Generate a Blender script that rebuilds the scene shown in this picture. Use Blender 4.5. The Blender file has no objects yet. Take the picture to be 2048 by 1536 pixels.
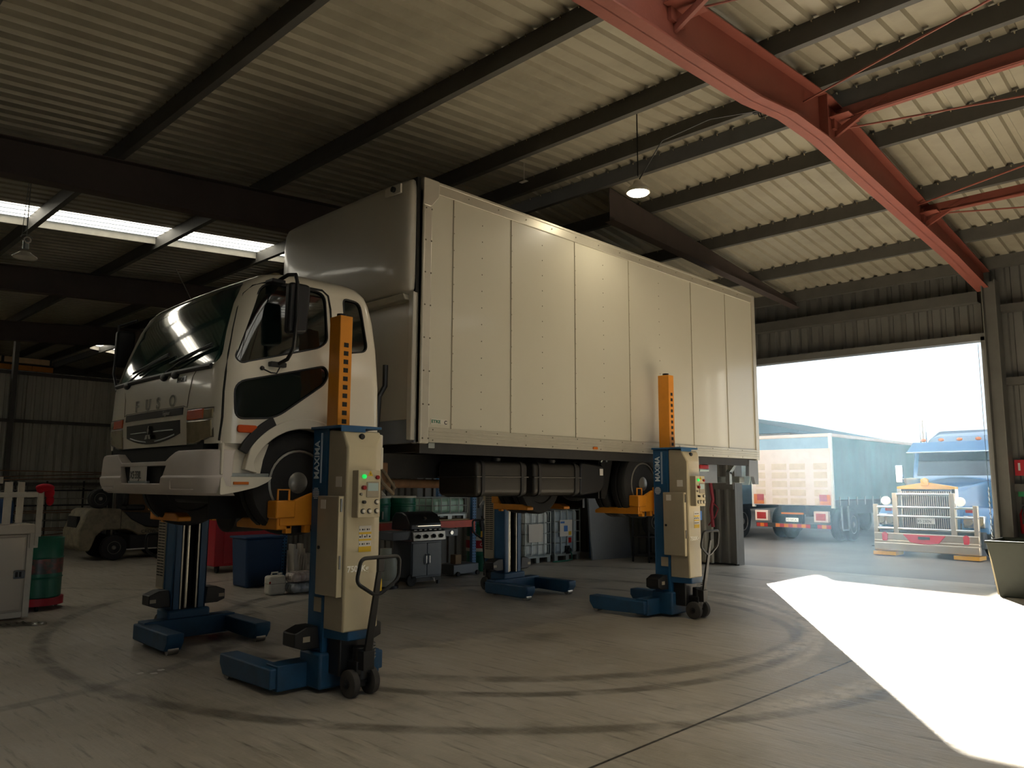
import bpy, bmesh, math, random
from mathutils import Vector as V, Matrix
D = bpy.data
C = bpy.context.scene.collection
random.seed(4)
PI = math.pi
R = math.radians


def lin(h):
    h = h.lstrip('#')
    o = []
    for i in (0, 2, 4):
        c = int(h[i:i + 2], 16) / 255
        o.append(c / 12.92 if c <= .04045 else ((c + .055) / 1.055) ** 2.4)
    return (*o, 1)


def mat(name, col, rough=.5, metal=0., var=0., vs=3., col2=None, bump=0., bs=60., coat=0., emit=0., stretch=None, spec=.5):
    m = D.materials.new(name)
    m.use_nodes = True
    nt = m.node_tree
    b = nt.nodes['Principled BSDF']
    c = lin(col)
    b.inputs['Base Color'].default_value = c
    b.inputs['Roughness'].default_value = rough
    b.inputs['Metallic'].default_value = metal
    b.inputs['Specular IOR Level'].default_value = spec
    b.inputs['Coat Weight'].default_value = coat
    b.inputs['Coat Roughness'].default_value = .08
    if emit:
        b.inputs['Emission Color'].default_value = c
        b.inputs['Emission Strength'].default_value = emit
    if var or bump:
        tc = nt.nodes.new('ShaderNodeTexCoord')
        mp = nt.nodes.new('ShaderNodeMapping')
        nt.links.new(tc.outputs['Object'], mp.inputs['Vector'])
        if stretch:
            mp.inputs['Scale'].default_value = stretch
    if var:
        n = nt.nodes.new('ShaderNodeTexNoise')
        n.inputs['Scale'].default_value = vs
        n.inputs['Detail'].default_value = 6
        n.inputs['Roughness'].default_value = .65
        nt.links.new(mp.outputs[0], n.inputs['Vector'])
        mx = nt.nodes.new('ShaderNodeMix')
        mx.data_type = 'RGBA'
        mx.inputs['A'].default_value = c
        c2 = lin(col2) if col2 else tuple(x * (1 - .55) for x in c[:3]) + (1,)
        mx.inputs['B'].default_value = c2
        rp = nt.nodes.new('ShaderNodeMapRange')
        rp.inputs['From Min'].default_value = .42
        rp.inputs['From Max'].default_value = .75
        rp.inputs['To Max'].default_value = var
        nt.links.new(n.outputs['Fac'], rp.inputs['Value'])
        nt.links.new(rp.outputs[0], mx.inputs['Factor'])
        nt.links.new(mx.outputs['Result'], b.inputs['Base Color'])
    if bump:
        n2 = nt.nodes.new('ShaderNodeTexNoise')
        n2.inputs['Scale'].default_value = bs
        n2.inputs['Detail'].default_value = 4
        nt.links.new(mp.outputs[0], n2.inputs['Vector'])
        bp = nt.nodes.new('ShaderNodeBump')
        bp.inputs['Strength'].default_value = bump
        bp.inputs['Distance'].default_value = .01
        nt.links.new(n2.outputs['Fac'], bp.inputs['Height'])
        nt.links.new(bp.outputs[0], b.inputs['Normal'])
    return m


M = {}
for args in [
    ('cab_paint', '#d9d2c0', .3, 0, .25, 1.5, '#c2b9a4', 0, 60, .5),
    ('box_paint', '#c0bba8', .33, 0, .3, .8, '#b3ac97', 0, 60, .25),
    ('fair_paint', '#b9b4a6', .35, 0, .3, 1.2, '#a29d8e', 0, 60, .3),
    ('bump_paint', '#cdc3ba', .4, 0, .3, 3, '#b3a79c'),
    ('rail_alu', '#bab4a2', .35, .35, .2, 4),
    ('post_alu', '#c2bcac', .3, .3, .2, 4),
    ('seam', '#6b6353', .6),
    ('joint', '#a39a84', .5),
    ('gap', '#15140f', .8),
    ('glass', '#0c1513', .04, 0, 0, 3, None, 0, 60, 1.),
    ('glass_teal', '#234a42', .04, 0, 0, 3, None, 0, 60, 1.),
    ('black_plastic', '#141414', .45),
    ('black_gloss', '#0b0c0c', .25, 0, 0, 3, None, 0, 60, .1),
    ('rubber', '#1b1a18', .8, 0, .4, 9, '#2b2925', .25, 40),
    ('rubber_grey', '#3a3733', .8, 0, .4, 9, '#524c44'),
    ('rim_grey', '#8a857a', .4, .4, .4, 8),
    ('chassis', '#1d1c1a', .65, 0, .5, 5, '#34302a'),
    ('tank', '#37342e', .45, .3, .4, 5, '#25231f'),
    ('gearbox', '#7d6f5a', .6, .2, .6, 6, '#3c352b'),
    ('rust', '#7a5a3e', .8, 0, .6, 7),
    ('chrome', '#d8d8d6', .12, 1),
    ('steel', '#9d9a92', .35, .9, .3, 9),
    ('screw_steel', '#cfc7b4', .25, .9),
    ('galv', '#9aa09c', .45, .7, .4, 10),
    ('amber', '#c4661c', .25, 0, 0, 3, None, 0, 60, .5),
    ('amber_red', '#c8501c', .25, 0, 0, 3, None, 0, 60, .15),
    ('red_lens', '#a02420', .25, 0, 0, 3, None, 0, 60, .5),
    ('lamp_glass', '#9a8d6c', .15, .1, .5, 9, '#4f4836', 0, 60, .4),
    ('white_plate', '#cfcac0', .5),
    ('ink', '#1a1a1c', .6),
    ('lift_blue', '#1b5078', .45, 0, .35, 5, '#143a55'),
    ('lift_blue_dark', '#1b4a6c', .5, 0, .5, 6, '#1c2a36'),
    ('lift_cream', '#c2b594', .45, 0, .25, 3, '#a89b7c'),
    ('lift_yellow', '#d98a1c', .45, 0, .35, 5, '#a8671a'),
    ('lift_text', '#ccd8e0', .5),
    ('lift_grey', '#9c917c', .45, 0, .2, 3),
    ('cream_text', '#fbf7ea', .5),
    ('screen', '#a9bcb8', .25),
    ('btn_green', '#19d65a', .3, 0, 0, 3, None, 0, 60, 0, .9),
    ('btn_red', '#8f1f1f', .3),
    ('btn_white', '#d9d2c0', .4),
    ('yellow', '#d8b01e', .5),
    ('red_oxide', '#8a4a3c', .6, 0, .45, 3, '#6e3a31', .15, 30),
    ('purlin', '#54524d', .6, .1, .4, 4, '#3d3b37'),
    ('wall_sheet', '#b8b5a8', .5, 0, .4, 2, '#6c6a60', 0, 60, 0, 0, (1, 1, .25)),
    ('wall_dark', '#6f6e68', .55, .2, .4, 2),
    ('forklift_cream', '#827860', .6, 0, .75, 7, '#3f3829', .2, 30),
    ('cart_white', '#cfc4b2', .25, .1, .15, 2, None, 0, 60, .3),
    ('frame_white', '#d2cbbb', .4, 0, .3, 6),
    ('red_cloth', '#c4122a', .9, 0, .3, 20),
    ('drum_green', '#0f6a50', .4, 0, .4, 6, '#0b4537'),
    ('drum_dark', '#14403a', .4, 0, .4, 6),
    ('red_paint', '#b01428', .45, 0, .2, 3),
    ('navy', '#14385f', .55, 0, .3, 4),
    ('white_plastic', '#cfc9ba', .5, 0, .25, 8, '#a39c8a'),
    ('ibc_white', '#c9cfcc', .4, 0, .25, 3, '#a3abaa'),
    ('ibc_grey', '#92a0a8', .4, 0, .3, 3),
    ('ibc_teal', '#9dc2b0', .35, 0, .3, 3),
    ('rack_blue', '#3e6f9e', .5, 0, .3, 6),
    ('rack_red', '#d2523c', .5, 0, .3, 5),
    ('bbq_grey', '#565b60', .4, .2, .2, 4),
    ('bbq_black', '#191a1b', .35),
    ('gas_grey', '#a8aa9a', .45, 0, .3, 5),
    ('card', '#8d7556', .8, 0, .4, 6),
    ('ply', '#b59b72', .7),
    ('timber', '#d98f3a', .7, 0, .5, 5, '#8e5520', 0, 60, 0, 0, (1, 8, 8)),
    ('timber_pale', '#d9b98e', .8, 0, .5, 6),
    ('grey_board', '#7d838b', .6, 0, .2, 3),
    ('curtain_green', '#174a42', .5, 0, .35, 1.2, '#3f8577', .1, 8),
    ('tail_pink', '#d6bfae', .55, 0, .35, 4, '#b89a86'),
    ('tail_panel', '#cbb193', .6, 0, .5, 5, '#a88b6e'),
    ('truck_blue', '#3f6f9c', .2, .1, .15, 2, None, 0, 60, .8),
    ('chrome_warm', '#c9b9a2', .28, .8, .2, 5),
    ('gold', '#d9a23a', .3, .5),
    ('tarp', '#cfcbb4', .6, 0, .3, 3),
    ('drop_blue', '#7f98a8', .5, 0, .3, 4),
    ('bin_green', '#2c3226', .55, 0, .4, 5),
    ('sign_red', '#b3202c', .4),
    ('sign_white', '#d9d9d5', .4),
    ('sign_green', '#1f8a52', .4),
    ('hose_red', '#8f2a34', .6),
    ('hv_blue', '#3f6fb0', .5),
    ('far_roof', '#6f93a8', .6),
    ('concrete_far', '#9a968e', .8, 0, .3, 2),
]:
    M[args[0]] = mat(*args)
M['bag'] = mat('bag', '#a9aeb0', .2, .2, .8, 6, '#4a5a66', .6, 9, .6)
M['bag2'] = mat('bag2', '#b3a7a0', .2, .1, .8, 5, '#7a4a44', .6, 9, .6)
M['film'] = mat('film', '#8a8474', .15, .1, .5, 8, '#4c4638', .8, 14, .8)
M['drum_print'] = mat('drum_print', '#39413c', .35, 0, 1., 7, '#b04a42', 0, 60, .4)


class B:
    def __init__(s):
        s.bm = bmesh.new()

    def mk(s, vs, fs):
        v = [s.bm.verts.new(p) for p in vs]
        for f in fs:
            try:
                s.bm.faces.new([v[i] for i in f])
            except ValueError:
                pass
        return s

    def box(s, x0, x1, y0, y1, z0, z1):
        return s.mk([(x, y, z) for x in (x0, x1) for y in (y0, y1) for z in (z0, z1)],
                    [(0, 1, 3, 2), (4, 6, 7, 5), (0, 4, 5, 1), (2, 3, 7, 6), (0, 2, 6, 4), (1, 5, 7, 3)])

    def prism(s, pts, ax, a, b):
        n = len(pts)

        def P(p, t):
            return {'x': (t, p[0], p[1]), 'y': (p[0], t, p[1]), 'z': (p[0], p[1], t)}[ax]
        return s.mk([P(p, a) for p in pts] + [P(p, b) for p in pts],
                    [tuple(range(n)), tuple(range(n, 2 * n))] + [(i, (i + 1) % n, n + (i + 1) % n, n + i) for i in range(n)])

    def loft(s, secs, caps=True, closed=True):
        n = len(secs[0])
        vs = [p for q in secs for p in q]
        fs = []
        for k in range(len(secs) - 1):
            for i in range(n if closed else n - 1):
                j = (i + 1) % n
                fs.append((k * n + i, k * n + j, (k + 1) * n + j, (k + 1) * n + i))
        if caps:
            fs.append(tuple(range(n)))
            fs.append(tuple(range((len(secs) - 1) * n, len(secs) * n)))
        return s.mk(vs, fs)

    def cyl(s, p0, p1, r, n=20, r2=None):
        p0, p1 = V(p0), V(p1)
        d = (p1 - p0).normalized()
        u = d.orthogonal().normalized()
        w = d.cross(u)
        r2 = r if r2 is None else r2
        return s.loft([[p + (u * math.cos(2 * PI * i / n) + w * math.sin(2 * PI * i / n)) * q for i in range(n)] for p, q in ((p0, r), (p1, r2))])

    def tube(s, pts, r, n=8, closed=False):
        pts = [V(p) for p in pts]
        secs = []
        u = None
        k = len(pts)
        for i, p in enumerate(pts):
            a = pts[(i - 1) % k] if (closed or i) else p
            b = pts[(i + 1) % k] if (closed or i < k - 1) else p
            d = (b - a).normalized()
            u = d.orthogonal().normalized() if u is None else (u - d * u.dot(d)).normalized()
            w = d.cross(u)
            secs.append([p + (u * math.cos(2 * PI * j / n) + w * math.sin(2 * PI * j / n)) * r for j in range(n)])
        if closed:
            secs.append(secs[0])
        return s.loft(secs, caps=not closed)

    def lathe(s, prof, o, ax='z', n=28):
        o = V(o)
        A = {'x': (V((0, 1, 0)), V((0, 0, 1)), V((1, 0, 0))), 'y': (V((0, 0, 1)), V((1, 0, 0)), V((0, 1, 0))), 'z': (V((1, 0, 0)), V((0, 1, 0)), V((0, 0, 1)))}[ax]
        return s.loft([[o + A[2] * h + (A[0] * math.cos(2 * PI * i / n) + A[1] * math.sin(2 * PI * i / n)) * max(r, .0005) for i in range(n)] for r, h in prof])

    def ball(s, c, r, sc=(1, 1, 1), n=14):
        c = V(c)
        secs = []
        for k in range(1, n):
            t = PI * k / n
            secs.append([c + V((r * math.sin(t) * math.cos(2 * PI * i / (2 * n)) * sc[0], r * math.sin(t) * math.sin(2 * PI * i / (2 * n)) * sc[1], -r * math.cos(t) * sc[2])) for i in range(2 * n)])
        return s.loft(secs)


W = {}


def off(p):
    while p is not None:
        if p.name in W:
            return W[p.name]
        p = p.parent
    return V((0, 0, 0))


def obj(name, b, m, parent=None, bevel=0., smooth=True, label=None, kind=None, seg=2, ang=38, keep=False):
    bm = b.bm
    bmesh.ops.remove_doubles(bm, verts=bm.verts, dist=1e-5)
    bmesh.ops.recalc_face_normals(bm, faces=bm.faces)
    me = D.meshes.new(name)
    bm.to_mesh(me)
    bm.free()
    o = D.objects.new(name, me)
    C.objects.link(o)
    me.materials.append(M[m] if isinstance(m, str) else m)
    if parent is not None:
        o.parent = parent
        t = off(parent)
        if t.length:
            me.transform(Matrix.Translation(-t))
    elif not keep:
        xs = [v.co for v in me.vertices]
        c = V([(min(p[i] for p in xs) + max(p[i] for p in xs)) / 2 for i in range(3)])
        c.z = min(p.z for p in xs)
        me.transform(Matrix.Translation(-c))
        o.location = c
    if smooth:
        me.polygons.foreach_set('use_smooth', [True] * len(me.polygons))
        me.set_sharp_from_angle(angle=R(ang))
    if bevel:
        q = o.modifiers.new('bevel', 'BEVEL')
        q.width = bevel
        q.segments = seg
        q.limit_method = 'ANGLE'
        q.angle_limit = R(40)
        q.harden_normals = False
    if label:
        o['label'] = label
    if kind:
        o['kind'] = kind
    return o


def tag(o, label, cat, group=None, kind=None):
    o['label'] = label
    o['category'] = cat
    if group:
        o['group'] = group
    if kind:
        o['kind'] = kind
    return o


def thing(name, label, cat, loc=(0, 0, 0), rotz=0., group=None, world=True):
    o = D.objects.new(name, None)
    C.objects.link(o)
    o.empty_display_size = .2
    o.location = loc
    o.rotation_euler = (0, 0, rotz)
    tag(o, label, cat, group)
    if world:
        W[o.name] = V(loc)
    return o


def st(name, b, m, **k):
    k.setdefault('smooth', False)
    return obj(name, b, m, None, kind='structure', **k)


def kids(o):
    return [x for x in C.objects if x.parent == o]


def copy_tree(o, parent=None, loc=None, rotz=None, label=None):
    c = o.copy()
    C.objects.link(c)
    if parent is not None:
        c.parent = parent
    if loc is not None:
        c.location = loc
    if rotz is not None:
        c.rotation_euler = (0, 0, rotz)
    if label:
        c['label'] = label
    for ch in kids(o):
        copy_tree(ch, c)
    return c


def text(s, size, o, ex, ey, m, parent, name='lettering', ext=.003, align='LEFT', bold=0., sx=1., label=None, space=1.):
    cu = D.curves.new('t', 'FONT')
    cu.body = s
    cu.size = size
    cu.extrude = ext
    cu.align_x = align
    cu.offset = bold * size
    cu.space_character = space
    to = D.objects.new('t', cu)
    C.objects.link(to)
    dg = bpy.context.evaluated_depsgraph_get()
    me = D.meshes.new_from_object(to.evaluated_get(dg))
    D.objects.remove(to)
    D.curves.remove(cu)
    ex, ey = V(ex).normalized(), V(ey).normalized()
    ez = ex.cross(ey)
    t = V(o) - (off(parent) if parent else V((0, 0, 0)))
    mt = Matrix(((ex.x * sx, ey.x, ez.x, t.x), (ex.y * sx, ey.y, ez.y, t.y), (ex.z * sx, ey.z, ez.z, t.z), (0, 0, 0, 1)))
    me.transform(mt)
    me.name = name
    q = D.objects.new(name, me)
    C.objects.link(q)
    me.materials.clear()
    me.materials.append(M[m])
    if parent:
        q.parent = parent
    if label:
        q['label'] = label
    return q


def rpoly(pts, r, n=5):
    out = []
    k = len(pts)
    for i, p in enumerate(pts):
        rr = r[i] if isinstance(r, (list, tuple)) else r
        p = V((*p, 0))
        a = V((*pts[i - 1], 0))
        b = V((*pts[(i + 1) % k], 0))
        da, db = (a - p), (b - p)
        q = min(rr, da.length * .48, db.length * .48)
        p0, p1 = p + da.normalized() * q, p + db.normalized() * q
        for j in range(n + 1):
            t = j / n
            c = p0 * (1 - t) ** 2 + p * 2 * t * (1 - t) + p1 * t * t
            out.append((c.x, c.y))
    return out


def boolean(b_main, cutters, op='DIFFERENCE'):
    def tmp(b):
        bmesh.ops.remove_doubles(b.bm, verts=b.bm.verts, dist=1e-5)
        bmesh.ops.recalc_face_normals(b.bm, faces=b.bm.faces)
        me = D.meshes.new('tmp')
        b.bm.to_mesh(me)
        b.bm.free()
        o = D.objects.new('tmp', me)
        C.objects.link(o)
        return o
    a = tmp(b_main)
    cs = [tmp(c) for c in cutters]
    for c in cs:
        q = a.modifiers.new('b', 'BOOLEAN')
        q.operation = op
        q.solver = 'EXACT'
        q.object = c
    dg = bpy.context.evaluated_depsgraph_get()
    me = D.meshes.new_from_object(a.evaluated_get(dg))
    r = B()
    r.bm.from_mesh(me)
    for o in [a] + cs:
        D.objects.remove(o)
    return r


def wheel(parent, c, Rr, w, rim, axis='y', face=-1, mt='rubber', mr='rim_grey', nuts=8, name='wheel', dish=.06):
    """tyre with a dished rim and wheel nuts; face = direction of the outer side along the axis"""
    b = B()
    h = w / 2
    b.lathe([(rim, -h * .8), (rim * 1.05, -h * .95), (Rr * .8, -h), (Rr * .95, -h * .85), (Rr, -h * .6), (Rr, -h * .12), (Rr - .012, -h * .1), (Rr - .012, h * .1), (Rr, h * .12),
             (Rr, h * .6), (Rr * .95, h * .85), (Rr * .8, h), (rim * 1.05, h * .95), (rim, h * .8)], c, axis, 40)
    t = obj(name, b, mt, parent)
    b = B()
    f = face
    b.lathe([(rim, -f * h * .7), (rim, f * h * .85), (rim * .94, f * h * .9), (rim * .9, f * h * .7), (rim * .82, f * (h * .7 - dish)), (rim * .45, f * (h * .7 - dish * .5)),
             (rim * .4, f * h * .7), (rim * .22, f * (h * .7 + .03)), (.001, f * (h * .7 + .03))], c, axis, 32)
    rm = obj('rim', b, mr, t)
    if nuts:
        b = B()
        for i in range(nuts):
            a = 2 * PI * i / nuts
            u = rim * .6 * math.cos(a), rim * .6 * math.sin(a)
            o = V(c)
            p = V((u[0], 0, u[1])) if axis == 'y' else V((0, u[0], u[1]))
            d = V((0, f, 0)) if axis == 'y' else V((f, 0, 0))
            q = o + p + d * (h * .7 - dish * .8)
            b.cyl(q, q + d * .04, rim * .06, 6)
        obj('wheel_nut', b, 'steel', t)
    return t
# ------------------------------------------------------------------ setting
XW, RX = 14.55, 8.15
DY0, DY1, DH = 3.3, 7.78, 3.97


def zp(x):       # underside of the purlins
    return 5.79 - (.075 * (RX - x) if x < RX else .108 * (x - RX))


def zs(x):       # roof sheet
    return zp(x) + .2


# floor material: worn concrete with scrub streaks, tyre arcs, oil and a saw-cut joint
def floor_mat():
    m = D.materials.new('workshop_concrete')
    m.use_nodes = True
    nt = m.node_tree
    N = nt.nodes.new
    L = nt.links.new
    b = nt.nodes['Principled BSDF']
    ge = N('ShaderNodeNewGeometry')

    def noise(scale, detail=6, sc=(1, 1, 1), rot=0, rough=.6):
        mp = N('ShaderNodeMapping')
        mp.inputs['Scale'].default_value = sc
        mp.inputs['Rotation'].default_value = (0, 0, rot)
        L(ge.outputs['Position'], mp.inputs['Vector'])
        n = N('ShaderNodeTexNoise')
        n.inputs['Scale'].default_value = scale
        n.inputs['Detail'].default_value = detail
        n.inputs['Roughness'].default_value = rough
        L(mp.outputs[0], n.inputs['Vector'])
        return n.outputs['Fac']

    def rng(v, a, c, lo=0., hi=1.):
        r = N('ShaderNodeMapRange')
        r.inputs['From Min'].default_value = a
        r.inputs['From Max'].default_value = c
        r.inputs['To Min'].default_value = lo
        r.inputs['To Max'].default_value = hi
        L(v, r.inputs['Value'])
        return r.outputs[0]

    def mix(f, a, c):
        x = N('ShaderNodeMix')
        x.data_type = 'RGBA'
        L(f, x.inputs['Factor'])
        for k, q in (('A', a), ('B', c)):
            if isinstance(q, str):
                x.inputs[k].default_value = lin(q)
            else:
                L(q, x.inputs[k])
        return x.outputs['Result']

    def math_(op, a, c=None):
        x = N('ShaderNodeMath')
        x.operation = op
        for i, q in enumerate((a, c)):
            if q is None:
                continue
            if isinstance(q, (int, float)):
                x.inputs[i].default_value = q
            else:
                L(q, x.inputs[i])
        return x.outputs[0]
    base = mix(rng(noise(.55, 5), .35, .65), '#b5aea2', '#958d7d')
    base = mix(rng(noise(3.5, 8), .48, .7, 0, .6), base, '#aaa294')
    streak = noise(2.2, 7, (9, .8, 1), R(52))
    base = mix(rng(streak, .52, .66, 0, .75), base, '#b5ad9e')
    base = mix(rng(noise(2., 7, (10, .9, 1), R(-28)), .56, .7, 0, .6), base, '#3f382f')
    base = mix(rng(noise(.9, 6), .58, .74, 0, .6), base, '#4b4439')
    # tyre arcs
    sp = N('ShaderNodeSeparateXYZ')
    L(ge.outputs['Position'], sp.inputs[0])
    for cx, cy, rr, wd, am in ((7.26, 7.15, 3.53, .12, .6), (6.68, 6.61, 3.21, .09, .7), (7.46, 7.46, 5.24, .1, .7), (1.2, 10.5, 3.9, .1, .5)):
        dx, dy = math_('SUBTRACT', sp.outputs[0], cx), math_('SUBTRACT', sp.outputs[1], cy)
        d = math_('SQRT', math_('ADD', math_('MULTIPLY', dx, dx), math_('MULTIPLY', dy, dy)))
        d = math_('ABSOLUTE', math_('SUBTRACT', d, rr))
        f = rng(d, wd, wd * .5, 0, am)
        f = math_('MULTIPLY', f, rng(noise(2.5, 6), .3, .55))
        base = mix(f, base, '#4a443b')
    for cx, cy, rr, wd, x0 in ((7.16, 7.03, 4.57, .16, 5.), (7.26, 7.15, 3.62, .12, 6.4), (6.8, 6.7, 3.45, .07, 6.2)):
        dx, dy = math_('SUBTRACT', sp.outputs[0], cx), math_('SUBTRACT', sp.outputs[1], cy)
        d = math_('SQRT', math_('ADD', math_('MULTIPLY', dx, dx), math_('MULTIPLY', dy, dy)))
        d = math_('ABSOLUTE', math_('SUBTRACT', d, rr))
        f = math_('MULTIPLY', rng(d, wd, wd * .4, 0, .75), rng(sp.outputs[0], x0, x0 + .8))
        f = math_('MULTIPLY', f, rng(dy, 0, -1))
        f = math_('MULTIPLY', f, rng(noise(9, 6), .35, .55))
        base = mix(f, base, '#d2cabb')
    # oil spots
    vo = N('ShaderNodeTexVoronoi')
    vo.inputs['Scale'].default_value = .8
    L(ge.outputs['Position'], vo.inputs['Vector'])
    sp1 = math_('ADD', vo.outputs['Distance'], math_('MULTIPLY', noise(6, 4), .25))
    base = mix(rng(sp1, .24, .16, 0, .5), base, '#3c362e')
    # fine scratches
    vo2 = noise(9, 4, (1, 14, 1), R(63), .8)
    base = mix(rng(vo2, .62, .68, 0, .6), base, '#cbc4b6')
    vo3 = noise(7, 5, (13, 1, 1), R(20), .8)
    base = mix(rng(vo3, .64, .69, 0, .5), base, '#cbc4b6')
    # joint
    j = math_('ABSOLUTE', math_('SUBTRACT', sp.outputs[1], 2.93))
    base = mix(rng(j, .014, .008), base, '#1c1915')
    j2 = math_('ABSOLUTE', math_('SUBTRACT', sp.outputs[0], 5.2))
    b.inputs['Specular IOR Level'].default_value = .5
    L(base, b.inputs['Base Color'])
    L(rng(streak, .35, .7, .3, .52), b.inputs['Roughness'])
    bp = N('ShaderNodeBump')
    bp.inputs['Strength'].default_value = .5
    bp.inputs['Distance'].default_value = .01
    h = math_('ADD', math_('MULTIPLY', noise(30, 4), .5), streak)
    L(h, bp.inputs['Height'])
    L(bp.outputs[0], b.inputs['Normal'])
    return m


M['floor'] = floor_mat()
M['yard'] = mat('yard', '#75726c', .5, 0, .8, .5, '#5b5a57', .2, 20)
M['skylight'] = D.materials.new('skylight_fibreglass')
M['skylight'].use_nodes = True
nt = M['skylight'].node_tree
tr = nt.nodes.new('ShaderNodeBsdfTranslucent')
tr.inputs['Color'].default_value = (.46, .45, .41, 1)
nt.links.new(tr.outputs[0], nt.nodes['Material Output'].inputs['Surface'])


def roof_mat():
    m = mat('roof_sheet', '#a09986', .42, .15, .55, 1.6, '#7a7262', 0, 60, 0, 0, (1, .5, 1))
    return m


M['roof'] = roof_mat()
M['roof_left'] = M['roof']

st('floor', B().box(-6, XW + .1, -9, 32, -.15, 0), 'floor', keep=True)
st('yard_ground', B().box(-80, 140, -90, 110, -.4, -.16).box(XW + .1, 140, -90, 110, -.16, -.004).box(-80, XW + .1, -90, -9, -.16, -.004), 'yard', keep=True)


def ribs(y0, y1, pitch=.2133, h=.042):
    """trapezoid sheet profile: (y, dz) pairs; pan low (towards room), rib up"""
    out = []
    y = y0
    while y < y1 - 1e-6:
        for dy, dz in ((0, 0), (.11, 0), (.13, h), (.185, h), (.205, 0)):
            if y + dy < y1:
                out.append((y + dy, dz))
        y += pitch
    out.append((y1, 0))
    return out


def roof_piece(name, y0, y1, x0, x1, m):
    b = B()
    pr = ribs(y0, y1)
    b.loft([[(x, y, zs(x) + d) for y, d in pr] for x in (x0, x1)], caps=False, closed=False)
    return st(name, b, m, keep=True)


roof_piece('ceiling', -9, .5, -6, RX, 'roof')
roof_piece('ceiling', .5, 2.9, -6, 0, 'roof')
roof_piece('added_skylight_5', .5, 1.6, 0, 6.2, 'skylight')  # unseen skylight added to brighten the foreground floor
roof_piece('ceiling', 1.6, 1.9, 0, 6.2, 'roof')
roof_piece('ceiling', .5, 1.9, 6.2, RX, 'roof')
roof_piece('added_skylight_6', 1.9, 2.9, 0, 5.2, 'skylight')  # second strip added out of view to light the same floor
roof_piece('ceiling', 1.9, 2.9, 5.2, RX, 'roof')
roof_piece('ceiling', 2.9, 12.65, -6, RX, 'roof')
roof_piece('ceiling', 13.32, 18.2, -6, RX, 'roof')
roof_piece('ceiling', 18.2, 19.1, 2.0, RX, 'roof')
roof_piece('added_skylight_3', 18.2, 19.1, -6, 2.0, 'skylight')  # added out of view to light the end wall and forklift
roof_piece('ceiling', -9, -3.1, RX, XW + .4, 'roof')
roof_piece('added_skylight_7', -3.1, -1.9, RX, XW - 1, 'skylight')  # unseen right-slope strip, added for more light on the floor
roof_piece('ceiling', -3.1, -1.9, XW - 1, XW + .4, 'roof')
roof_piece('ceiling', -1.9, 26.2, RX, XW + .4, 'roof')
roof_piece('ceiling', 27.0, 32, RX, XW + .4, 'roof')
roof_piece('ceiling', 26.2, 27.0, 10.6, XW + .4, 'roof')
roof_piece('window_2', 26.2, 27.0, RX, 10.6, 'skylight')
roof_piece('window_1', 12.65, 13.32, -6, 7.4, 'skylight')
roof_piece('ceiling', 12.65, 13.32, 7.4, RX, 'roof')
roof_piece('ceiling', 19.1, 23.0, -6, RX, 'roof')
roof_piece('added_skylight_4', 23.0, 24.4, -6, 3.5, 'skylight')  # hidden behind a rafter, added to light the timber pack
roof_piece('ceiling', 23.0, 24.4, 3.5, RX, 'roof')
roof_piece('ceiling', 24.4, 32, -6, RX, 'roof')
# white upstand flashing along the skylight
st('trim_1', B().prism([(-6, zs(-6) + .02), (7.4, zs(7.4) + .02), (7.4, zs(7.4) - .12), (-6, zs(-6) - .12)], 'y', 13.325, 13.345), 'frame_white')
st('trim_2', B().prism([(10.6, zs(10.6) + .02), (RX, zs(RX) + .02), (RX, zs(RX) - .12), (10.6, zs(10.6) - .12)], 'y', 27.005, 27.025), 'frame_white')

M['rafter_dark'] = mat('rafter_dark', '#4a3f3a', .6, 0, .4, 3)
PX = [6.75, 4.92, 3.01, 1.15, -.7, -2.6, -4.5, 7.81, 8.42, 9.49, 11.23, 13.0, 14.35]
for i, x in enumerate(PX):
    z = zp(x)
    # C section, lip and flange turned to +x
    b = B().prism([(x, z), (x + .075, z), (x + .075, z + .02), (x + .069, z + .02), (x + .069, z + .006), (x + .006, z + .006), (x + .006, z + .194), (x + .069, z + .194), (x + .069, z + .2), (x, z + .2)], 'y', -9, 32)
    o = st('purlin', b, 'purlin', keep=True)
    if i in (0, 1, 2, 7, 8, 9, 10, 11):
        b = B()
        for k in range(-10, 60):
            y = .16 + k * .2133
            if y < 10.5:
                b.cyl((x - .012, y, z + .165), (x - .012, y, z + .2), .006, 5)
                b.box(x - .02, x - .004, y - .008, y + .008, z + .178, z + .186)
        obj('roof_screws', b, 'screw_steel', o, smooth=False, kind='stuff')

# portal rafters: tapered / haunched I sections
RB = [(-6, 4.5), (2, 4.91), (6.45, 5.15), (7.2, 5.26), (8.0, 5.275), (9.1, 5.2), (12.6, 4.98), (14.45, 4.79)]
for y in (-3.0, 3.2, 9.6, 15.85, 22.05):
    b = B()
    lo = RB
    up = [(x, zp(x)) for x in (14.45, RX, -6)]
    b.prism(lo + up, 'y', y - .006, y + .006)
    b.prism(lo + [(x, z + .014) for x, z in lo[::-1]], 'y', y - .1, y + .1)
    tp = [(-6, zp(-6)), (RX, zp(RX)), (14.45, zp(14.45))]
    b.prism(tp + [(x, z - .012) for x, z in tp[::-1]], 'y', y - .1, y + .1)
    for x in (8.0,):
        zz = 5.275
        b.box(x - .008, x + .008, y - .1, y + .1, zz, zp(x))
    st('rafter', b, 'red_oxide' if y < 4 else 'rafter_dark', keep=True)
    b = B()
    yc = y - .12
    b.box(14.15, 14.45, yc - .1, yc - .088, 0, 4.9).box(14.15, 14.45, yc + .088, yc + .1, 0, 4.9).box(14.295, 14.305, yc - .1, yc + .1, 0, 4.9)
    st('column', b, 'wall_dark', keep=True)

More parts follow.
